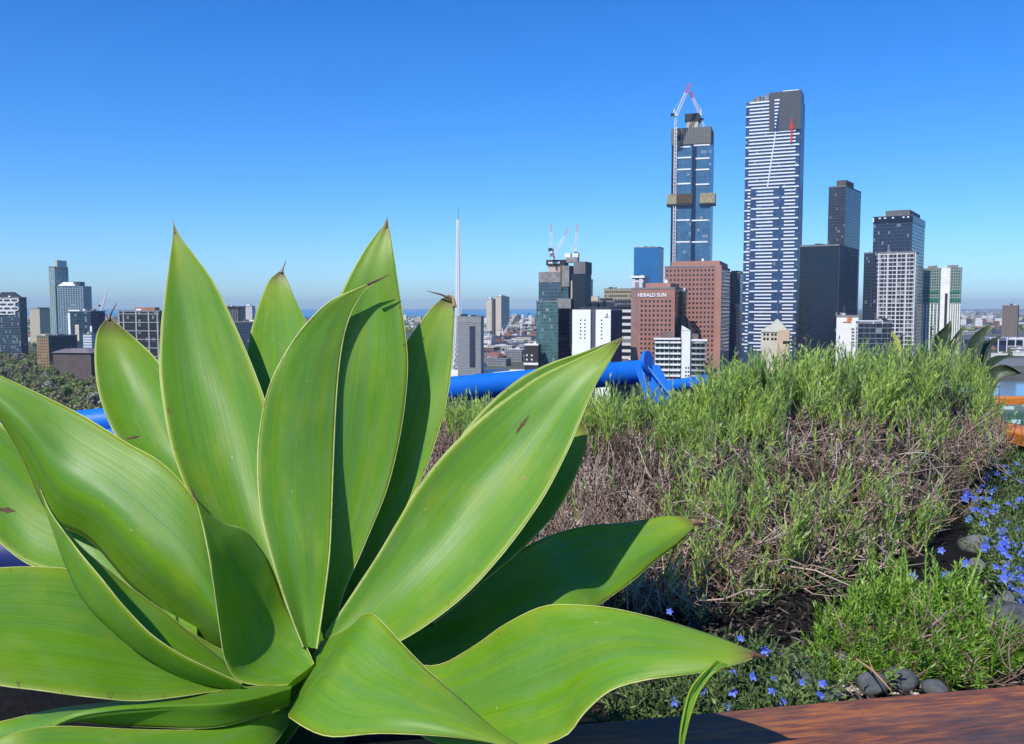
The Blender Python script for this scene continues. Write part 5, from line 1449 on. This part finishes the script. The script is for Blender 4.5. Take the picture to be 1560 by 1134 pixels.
def px_leaf(parent, name, st, tip, kf=1.0, thick=.010, N=44, K=17, fold=False, rollR=0.0, rollL=0.0, rollS=.2, mat=None, margin=True, seed=0, label=None, margin_r=.00055, wav=.0012, cupf=.68):
    """leaf from stations (Lx, Ly, Rx, Ry, d, tilt, cup[, Mx, My]); d in metres along the view axis"""
    L = []; M = []; R = []
    for s in st:
        lx, ly, rx, ry, d, tilt, cup = s[:7]
        mx, my = (s[7], s[8]) if len(s) > 7 else ((lx + rx) / 2, (ly + ry) / 2)
        L.append(P(lx, ly, (d - tilt) * kf)); R.append(P(rx, ry, (d + tilt) * kf)); M.append(P(mx, my, (d + cup * (1 if fold else cupf)) * kf))
    tp = P(tip[0], tip[1], tip[2] * kf)
    for A_ in (L, M, R): A_.append(tp.copy())
    ts = [0.0]
    for i in range(len(M) - 1): ts.append(ts[-1] + max(.004, (M[i + 1] - M[i]).length))
    tot = ts[-1]; ts = [q / tot for q in ts]
    rows = []; uvs = []
    for a in range(N):
        t = 1 - (1 - a / (N - 1)) ** 1.15
        l, m, r = crom(L, ts, t), crom(M, ts, t), crom(R, ts, t)
        w_ = (r - l)
        row = []; uvr = []
        for k in range(K):
            u = -1 + 2 * k / (K - 1)
            u = math.copysign(1 - (1 - abs(u)) ** 1.15, u)
            if fold:
                f = abs(u); f = f * f / (f * .85 + .15) if f > 0 else 0
                p = m.lerp(l if u < 0 else r, f)
            else:
                p = m * (1 - u * u) + l * ((u * u - u) / 2) + r * ((u * u + u) / 2)
            if rollR and u > rollS: p = p + (p - EYE).normalized() * (rollR * kf * ((u - rollS) / (1 - rollS)) ** 2 * min(1, 3 * (1 - t)))
            if rollL and u < -.2: p = p + (p - EYE).normalized() * (rollL * kf * ((-u - .2) / .8) ** 2 * min(1, 3 * (1 - t)))
            amp = wav * min(1.0, 4 * (1 - t)) * kf
            p = p + UP * (amp * abs(u) ** 2 * mnoise.noise((t * 7 + seed * 3.1, u * 1.2, seed))) + FWD * (amp * 2.2 * mnoise.noise((t * 4.0 + seed, u * 1.5, 7 + seed)))
            row.append(p); uvr.append(((u + 1) / 2, t))
        rows.append(row); uvs.append(uvr)
    # normals of the visible face
    nr = [[None] * K for _ in range(N)]; tot_s = 0.0
    for a in range(N):
        for k in range(K):
            da = rows[min(a + 1, N - 1)][k] - rows[max(a - 1, 0)][k]; dk = rows[max(a - (1 if a == N - 1 else 0), 0)][min(k + 1, K - 1)] - rows[max(a - (1 if a == N - 1 else 0), 0)][max(k - 1, 0)]
            n_ = da.cross(dk)
            n_ = n_.normalized() if n_.length > 1e-12 else Vector((0, -1, 0))
            nr[a][k] = n_; tot_s += n_.dot((EYE - rows[a][k]).normalized())
    sg = 1 if tot_s > 0 else -1
    back = []
    for a in range(N):
        t = a / (N - 1)
        br = []
        for k in range(K):
            u = -1 + 2 * k / (K - 1)
            th_ = kf * (thick * (1 - abs(u) ** 2.2) * (1 - .75 * t) * min(1, 6 * (1 - t) + .05) + .0009 * min(1.0, 8 * (1 - t) + .1))
            br.append(rows[a][k] - nr[a][k] * sg * th_)
        back.append(br)
    mb = MB()
    ring = [rows[a] + back[a][::-1] for a in range(N)]
    ruv = [uvs[a] + uvs[a][::-1] for a in range(N)]
    if sg < 0: pass
    mb.grid(ring, ruv, 0, True)
    mb.face(ring[0][::-1])
    o = mb.build(name, mat or AG, parent, True)
    if label: o["label"] = label
    if margin:
        ORG[o] = ORG[parent]
        mm = MB()
        for k in (0, K - 1):
            pts = [(rows[a][k] + back[a][k]) / 2 for a in range(0, N)]
            mm.tube(pts, [margin_r * kf * min(1, .35 + 2.5 * (1 - a / (N - 1))) for a in range(N)], 6)
        mm.build("leaf_margin", MARGIN, o, True)
    return o, rows, nr, sg

def spine(leaf, pts, r0, mat=SPINE, name="tip_spine"):
    """pts: photo points with depths"""
    ps = [P(x, y, d * K_AG) for x, y, d in pts]
    n = len(ps); m_ = MB(); m_.tube(ps, [max(.0003, r0 * (1 - .85 * i / (n - 1))) for i in range(n)], 7)
    return m_.build(name, mat, leaf, True)

cb = P(478, 1010, .90 * K_AG)
ag = thing("agave", (cb.x, cb.y, ZS), "large spineless green agave rosette filling the left of the terrace planter", "agave")
m_ = MB(); m_.tube([(cb.x - .02, cb.y + .02, ZS - .03), (cb.x - .01, cb.y + .01, cb.z - .03), P(482, 985, .93 * K_AG)], [.055, .05, .03], 16)
m_.build("stem", plain("agave_stem", (0.06, 0.085, 0.035, 1), .8, .3, 20), ag, True)

def AL(st, tip, **kw):
    kw.setdefault('kf', K_AG)
    AL.n += 1
    o, rows, nr, sg = px_leaf(ag, "leaf", st, tip, seed=AL.n, **kw)
    LEAFDATA[o] = (rows, nr, sg)
    return o
LEAFDATA = {}
def scar(leaf, x, y, x2, y2, w, mat=None):
    """torn slit lying on a leaf's face between two photo points"""
    rows, nr, sg = LEAFDATA[leaf]
    a_, b_ = direction(x, y).normalized(), direction(x2, y2).normalized()
    pts = []
    for i in range(7):
        d = a_.lerp(b_, i / 6).normalized(); best = None
        for ra, rn in zip(rows, nr):
            for p, n_ in zip(ra, rn):
                q = (p - EYE).normalized().dot(d)
                if best is None or q > best[0]: best = (q, p, n_)
        n_ = best[2] * sg
        t_ = (best[1] - EYE).dot(n_) / d.dot(n_)
        pts.append((EYE + d * t_ + n_ * .0004, n_))
    ax = (pts[-1][0] - pts[0][0]).normalized(); m_ = MB(); rws = []
    for i, (p, n_) in enumerate(pts):
        s_ = ax.cross(n_).normalized() * w * math.sin(math.pi * (i + .25) / 6.5) * (1 + .3 * math.sin(i * 2.3))
        rws.append([p - s_, p + n_ * .0005, p + s_])
    m_.grid(rws); return m_.build("scar", mat or DRY, leaf, True)
AL.n = 0
# rear leaves
C_ = AL([(430, 900, 490, 900, .97, 0, .01), (388, 690, 500, 690, 1.02, 0, .015), (374, 590, 496, 590, 1.06, 0, .015), (379, 525, 484, 530, 1.10, 0, .012), (388, 487, 466, 490, 1.13, 0, .008), (401, 448, 449, 455, 1.16, 0, .004), (413, 424, 438, 428, 1.175, 0, .002)], (430, 411, 1.18))
spine(C_, [(429, 416, 1.178), (431, 409, 1.18), (436, 396, 1.185)], .0028, plain("grey_spine", (0.30, 0.24, 0.20, 1), .8, .3, 60))
A_ = AL([(400, 965, 440, 975, .90, .01, .01), (330, 865, 405, 895, .94, .01, .02), (262, 772, 368, 800, .98, .005, .025), (208, 706, 335, 725, 1.02, 0, .03), (172, 655, 304, 662, 1.05, 0, .03), (152, 602, 276, 608, 1.08, 0, .028), (145, 552, 241, 552, 1.105, 0, .02), (147, 512, 206, 517, 1.12, 0, .01), (155, 494, 182, 496, 1.125, 0, .004)], (167, 484, 1.13))
spine(A_, [(166, 488, 1.128), (169, 478, 1.13), (178, 462, 1.135)], .0022)
H_ = AL([(512, 955, 540, 955, .925, 0, .003), (525, 880, 566, 885, .935, 0, .006), (548, 790, 612, 786, .95, 0, .008), (568, 700, 650, 710, .962, 0, .009), (585, 620, 677, 625, .975, 0, .008), (602, 560, 687, 565, .985, 0, .006), (621, 520, 690, 515, .992, 0, .004), (653, 474, 692, 472, .999, 0, .002), (668, 459, 692, 457, 1.002, 0, .001)], (684, 449, 1.004))
spine(H_, [(688, 456, .998), (672, 449, .998), (660, 446, .998), (650, 443, .998)], .0018)
spine(H_, [(692, 468, .996), (691, 456, .998), (687, 449, 1.0)], .0035, DRY, "dry_tip")
E_ = AL([(478, 985, 512, 985, .905, 0, .004), (470, 930, 518, 920, .907, 0, .006), (463, 840, 552, 838, .911, .004, .006), (459, 740, 589, 746, .917, .010, .006), (464, 640, 612, 648, .927, .011, .005), (476, 560, 621, 562, .936, .010, .004), (495, 500, 616.5, 500, .946, .008, .004), (523, 440, 606.5, 436, .957, .005, .003), (550, 390, 599, 386, .967, 0, .003), (572, 358, 595, 359, .975, 0, .001), (584, 345, 592.5, 346, .979, 0, 0)], (590, 331, .983))
spine(E_, [(588.5, 348, .979), (589.5, 339, .981), (590, 329, .984)], .0020)
B_ = AL([(425, 978, 457, 985, .89, .01, .006), (370, 893, 454, 925, .915, .01, .016), (320, 812, 447, 850, .94, .01, .024), (283, 740, 438, 772, .965, .008, .028), (262, 682, 428, 702, .985, .006, .030), (250, 622, 411, 634, 1.005, .004, .030), (243.5, 562, 388, 568, 1.025, .002, .026), (246.5, 490, 355, 491, 1.045, 0, .018), (254, 430, 325, 431, 1.06, 0, .010), (260, 386, 297, 391, 1.07, 0, .004), (262.5, 366, 280, 369, 1.075, 0, .001), (263.5, 351, 270, 352, 1.079, 0, 0)], (263.5, 336, 1.083))
spine(B_, [(266.5, 356, 1.078), (265, 345, 1.081), (263.3, 334, 1.084)], .0016, plain("grey_brown_spine", (0.16, 0.15, 0.10, 1), .7, .3, 60))
# central folded spike
D_ = AL([(463, 985, 482, 988, .86, 0, .004), (440, 925, 491, 931, .864, .004, .006), (412, 837, 501.5, 850, .870, .006, .0), (397, 772, 505, 790, .882, .010, -.003), (393.5, 702, 508, 706, .898, .013, -.004), (399, 640, 511, 632, .907, .012, -.004), (414, 580, 516, 567, .914, .012, -.003), (440, 530, 524, 512, .920, .010, -.002), (472, 488, 536, 474, .926, .008, 0), (506, 457, 553, 446, .932, .005, 0), (546, 439, 570, 432, .938, .002, 0)], (584, 423, .942), thick=.008, margin_r=.0009)
spine(D_, [(560, 434, .933), (578, 426, .937), (592, 419, .94)], .0022)
# right hand leaves
J_ = AL([(620, 930, 660, 950, .94, -.02, .01), (700, 805, 765, 862, 1.00, -.02, .012), (770, 702, 838, 792, 1.05, -.02, .012), (820, 657, 876, 727, 1.08, -.015, .008), (850, 641, 892, 682, 1.10, -.01, .004), (868, 636, 894, 658, 1.105, 0, .002)], (887, 643, 1.11))
K_ = AL([(560, 985, 572, 1012, .905, -.01, 0), (640, 945, 655, 1012, .925, -.02, .008), (700, 903, 755, 995, .945, -.025, .012), (760, 857, 838, 965, .97, -.03, .016), (810, 829, 893, 936, .995, -.03, .016), (860, 808, 930, 910, 1.050, -.03, .012), (905, 799, 966, 884, 1.070, -.025, -.004), (945, 798, 1000, 854, 1.085, -.02, -.012), (985, 791, 1032, 829, 1.095, -.012, -.010), (1026, 786, 1054, 808, 1.100, -.006, -.004)], (1066, 795, 1.105), rollR=.012)
spine(K_, [(1054, 796, 1.102), (1066, 796, 1.104), (1076, 797, 1.105)], .006, DRY, "dry_tip")
I2 = AL([(560, 900, 590, 960, .92, -.01, .01), (640, 770, 690, 850, .955, -.012, .012), (690, 682, 760, 770, .985, -.012, .012), (744, 618, 820, 690, 1.005, -.01, .01), (790, 579, 862, 640, 1.015, -.01, .008), (838, 554, 890, 600, 1.02, -.006, .004), (885, 538, 915, 562, 1.02, 0, .001)], (930, 521, 1.018))
I_ = AL([(495, 968, 515, 1006, .865, -.012, .004), (535, 908, 566, 996, .875, -.022, .012), (575, 848, 611, 976, .888, -.028, .020), (605, 797, 655, 949, .90, -.030, .026), (635, 747, 706, 909, .912, -.030, .030), (668, 703, 753, 859, .925, -.030, .032), (705, 664, 796, 804, .938, -.028, .030), (745, 628, 833, 749, .95, -.024, .026), (788, 596, 867, 681, .962, -.020, .018), (830, 570, 891, 623, .972, -.014, .010), (875, 549, 911, 579, .98, -.008, .004), (908, 534, 926, 556, .984, -.003, .001), (932, 521, 940, 531, .988, -.001, 0)], (949, 514, .993))
spine(I_, [(938, 524, .989), (944, 518, .991), (951, 512, .994)], .0018, plain("olive_spine", (0.20, 0.17, 0.05, 1), .7, .4, 60))
scar(I_, 786, 660, 806, 633, .0022, plain('dark_scar', (0.10, 0.06, 0.03, 1), .8, .5, 90)); scar(I_, 796, 730, 803, 727, .0018)
# left hand leaves
P_ = AL([(300, 900, 300, 985, .90, -.02, .01), (180, 800, 160, 925, .93, -.02, .02), (110, 738, 98, 878, .945, -.02, .022), (50, 690, 40, 858, .95, -.02, .02), (0, 645, -5, 823, .955, -.02, .018), (-70, 610, -80, 750, .96, -.02, .01)], (-150, 620, .97))
scar(P_, -4, 776, 23, 779, .0035, plain('dark_scar', (0.10, 0.06, 0.03, 1), .8, .5, 90))
scar(A_, 192, 669, 214, 665, .0026, plain('dark_scar', (0.10, 0.06, 0.03, 1), .8, .5, 90))
scar(K_, 950, 803, 990, 793, .003, plain('rust_scar', (0.30, 0.20, 0.07, 1), .8, .4, 60))
F_ = AL([(395, 960, 425, 1010, .875, -.01, 0), (348, 862, 348, 1013, .87, -.03, .004), (300, 768, 292, 970, .875, -.036, .006), (245, 705, 200, 894, .885, -.038, .010), (190, 673, 136, 823, .895, -.036, .012), (120, 631, 76, 790, .905, -.032, .012), (60, 601, 30, 691, .915, -.024, .008), (0, 573, 0, 641, .922, -.015, .004), (-48, 553, -40, 592, .928, -.008, .001)], (-82, 552, .935), rollR=.085, rollS=-.08)
O_ = AL([(425, 1025, 440, 1049, .835, -.01, 0), (375, 1005, 370, 1048, .83, -.022, .004), (325, 985, 325, 1053, .82, -.032, .008), (258, 940, 268, 1062, .805, -.044, .014), (190, 896, 200, 1067.5, .79, -.052, .018), (115, 869, 130, 1061, .775, -.054, .018), (60, 864.5, 60, 1051, .765, -.052, .016), (0, 865, 0, 1043, .755, -.048, .014), (-75, 875, -70, 1025, .745, -.04, .01), (-150, 902, -140, 985, .735, -.02, .004)], (-215, 950, .73))
N_ = AL([(350, 1012, 368, 1041, .815, -.022, .002, 372, 1049), (300, 973, 302, 1011, .80, -.026, .0, 300, 1034), (250, 931, 236, 971, .79, -.028, .0, 224, 992), (200, 894, 196, 931, .785, -.026, .0, 178, 957), (166, 868, 160, 888, .782, -.022, .0, 139, 917), (118, 826, 116, 834, .78, -.012, .0, 104, 853), (80, 779, 80, 783, .78, -.005, .0, 77, 785)], (60, 742, .785), fold=True, thick=.006)
spine(N_, [(66, 756, .783), (60, 742, .785), (57, 732, .786)], .0013)
G_ = AL([(440, 1042, 478, 1012, .838, .012, .004), (396, 1043, 469, 990, .838, .024, .008), (362, 1035, 452, 956, .838, .032, .010), (344, 1006, 437, 925, .836, .036, .010), (335, 956, 421, 880, .832, .036, .008), (328, 900, 402, 843, .827, .033, .006), (320, 850, 374, 808, .821, .026, .004), (311, 806, 341, 797, .817, .014, .002), (303, 776, 313, 777, .815, .004, .0)], (296, 753, .814))
spine(G_, [(299, 762, .814), (294, 750, .814), (288, 738, .815)], .0016)
S_ = AL([(445, 1075, 440, 1105, .83, -.01, 0), (395, 1094, 400, 1150, .765, -.02, .004), (320, 1109, 330, 1175, .725, -.03, .006), (200, 1110, 200, 1185, .70, -.03, .006), (100, 1106, 80, 1180, .69, -.025, .005), (20, 1118, 10, 1170, .685, -.01, .002)], (-60, 1160, .685))
Q_ = AL([(445, 1043, 442, 1074, .825, -.005, -.008, 443, 1050), (365, 1048.5, 392, 1093, .79, -.012, -.016, 398, 1062), (280, 1061, 320, 1108, .765, -.014, -.018, 335, 1072), (200, 1067, 200, 1108, .75, -.014, -.018, 245, 1077), (100, 1077, 96, 1100, .735, -.012, -.016, 145, 1086), (30, 1092, 60, 1128, .725, -.01, -.012, 92, 1101), (-30, 1113, 0, 1165, .72, -.005, -.005, 40, 1142)], (-60, 1180, .72), fold=True, thick=.005)
L_ = AL([(560, 985, 545, 1040, .855, -.01, 0), (655, 1014, 640, 1120, .82, -.04, .008), (720, 986, 715, 1145, .79, -.05, .010), (772, 950, 790, 1140, .765, -.05, .010), (830, 924, 862, 1119, .745, -.048, .008), (882, 921, 890, 1086, .733, -.042, .002), (930, 925, 930, 1052, .723, -.036, -.005), (985, 937, 987, 1036, .713, -.028, -.010), (1040, 953, 1040, 1028, .705, -.022, -.012), (1090, 969, 1086, 1021, .698, -.016, -.010), (1130, 985, 1128, 1010, .693, -.008, -.004)], (1158, 999, .69))
spine(L_, [(1146, 997, .688), (1160, 1000, .69), (1172, 1002, .692)], .0030)
o2, *_ = px_leaf(L_, "torn_strip", [(1090, 1006, 1108, 1012, .683, 0, 0), (1070, 1026, 1082, 1031, .680, 0, .003), (1053, 1052, 1063, 1057, .677, 0, .004), (1042, 1090, 1050, 1093, .673, 0, .004), (1036, 1130, 1043, 1131, .670, 0, .003), (1035, 1170, 1041, 1170, .668, 0, .002)], (1040, 1200, .667), K_AG, .003, 26, 9, margin=False, seed=31)
M_ = AL([(488, 978, 440, 1050, .90, .0, .0), (528, 958, 440, 1082, .83, .0, .0), (567, 936, 449, 1099, .735, -.012, -.006), (612, 980, 500, 1121, .705, -.02, -.012), (660, 1028, 580, 1117, .685, -.02, -.012), (708, 1071, 668, 1121, .67, -.014, -.008), (758, 1114, 746, 1131, .66, -.006, -.003)], (812, 1146, .652), thick=.008)
T_ = AL([(468, 1000, 500, 1020, .885, 0, .004), (428, 1052, 470, 1085, .845, 0, .006), (382, 1102, 428, 1142, .82, 0, .006), (340, 1150, 390, 1180, .81, 0, .004)], (330, 1200, .80))

# dark bladed plant beyond the right end of the hedge
DKL = leaf_material("dark_blade_leaf", (0.012, 0.022, 0.010, 1), (0.028, 0.05, 0.016, 1), (0.03, 0.05, 0.03, 1), (0.10, 0.11, 0.02, 1), .12)
c_ = P(1470, 600, 3.0)
dp = thing("dark_bladed_plant", (c_.x, c_.y, ZS), "dark green plant with broad arching blades poking up behind the right end of the hedge", "plant")
def DL(st, tip, seed): return px_leaf(dp, "blade", st, tip, 1.0, .003, 22, 9, mat=DKL, margin=False, seed=seed)
DL([(1418, 560, 1440, 565, 3.23, 0, .01), (1420, 530, 1446, 532, 3.25, .01, .02), (1424, 512, 1449, 510, 3.27, .01, .02), (1438, 499, 1450, 497, 3.28, 0, .01)], (1449, 488, 3.29), 51)
DL([(1436, 560, 1448, 562, 3.28, 0, .01), (1444, 530, 1458, 530, 3.30, 0, .01), (1454, 512, 1464, 510, 3.31, 0, .006)], (1468, 496, 3.33), 52)
DL([(1468, 580, 1486, 580, 3.23, 0, .01), (1470, 545, 1492, 545, 3.26, 0, .015), (1474, 522, 1498, 522, 3.29, 0, .015), (1488, 506, 1502, 507, 3.31, 0, .008)], (1510, 494, 3.33), 53)
DL([(1484, 580, 1498, 580, 3.28, 0, .01), (1490, 540, 1506, 538, 3.33, 0, .012), (1500, 522, 1514, 524, 3.37, 0, .008)], (1527, 511, 3.41), 54)
DL([(1490, 600, 1510, 600, 3.18, 0, .01), (1505, 565, 1528, 575, 3.18, -.01, .01), (1522, 556, 1546, 572, 3.17, -.01, .008), (1538, 558, 1554, 570, 3.16, 0, .003)], (1560, 572, 3.15), 55)
DL([(1490, 585, 1500, 588, 3.28, 0, .006), (1500, 555, 1512, 560, 3.31, 0, .008), (1515, 543, 1526, 549, 3.33, 0, .004)], (1545, 541, 3.35), 56)
YL = leaf_material("young_yellow_leaf", (0.20, 0.28, 0.03, 1), (0.36, 0.42, 0.05, 1), (0.30, 0.40, 0.08, 1), (0.55, 0.50, 0.06, 1), .25)
c_ = P(1366, 560, 2.7)
yp = thing("young_agave", (c_.x, c_.y, ZS), "single yellow green pointed leaf sticking up through the top of the hedge", "plant")
px_leaf(yp, "leaf", [(1356, 570, 1372, 570, 2.98, 0, .01), (1356, 530, 1376, 530, 3.0, 0, .01), (1357, 517, 1370, 518, 3.02, 0, .006)], (1358.5, 502, 3.03), 1.0, .004, 18, 9, mat=YL, margin=False, seed=61)

# ------------------------------------------------------------------ haze
HAZE = 0.00004
if HAZE:
    mb = MB(); mb.box((-30000, -3200, -2), (60000, 0, 0), (0, 33000, 0), (0, 0, 322))
    hz = bpy.data.materials.new("haze_air"); hz.use_nodes = True
    nn = hz.node_tree.nodes; nn.remove(nn["Principled BSDF"])
    pv = nn.new("ShaderNodeVolumePrincipled"); pv.inputs['Color'].default_value = (0.72, 0.86, 1.0, 1); pv.inputs['Density'].default_value = HAZE; pv.inputs['Anisotropy'].default_value = 0.1
    hz.node_tree.links.new(pv.outputs[0], nn["Material Output"].inputs['Volume'])
    tag(mb.build("haze", hz), "thin blue haze over the city", kind="stuff")
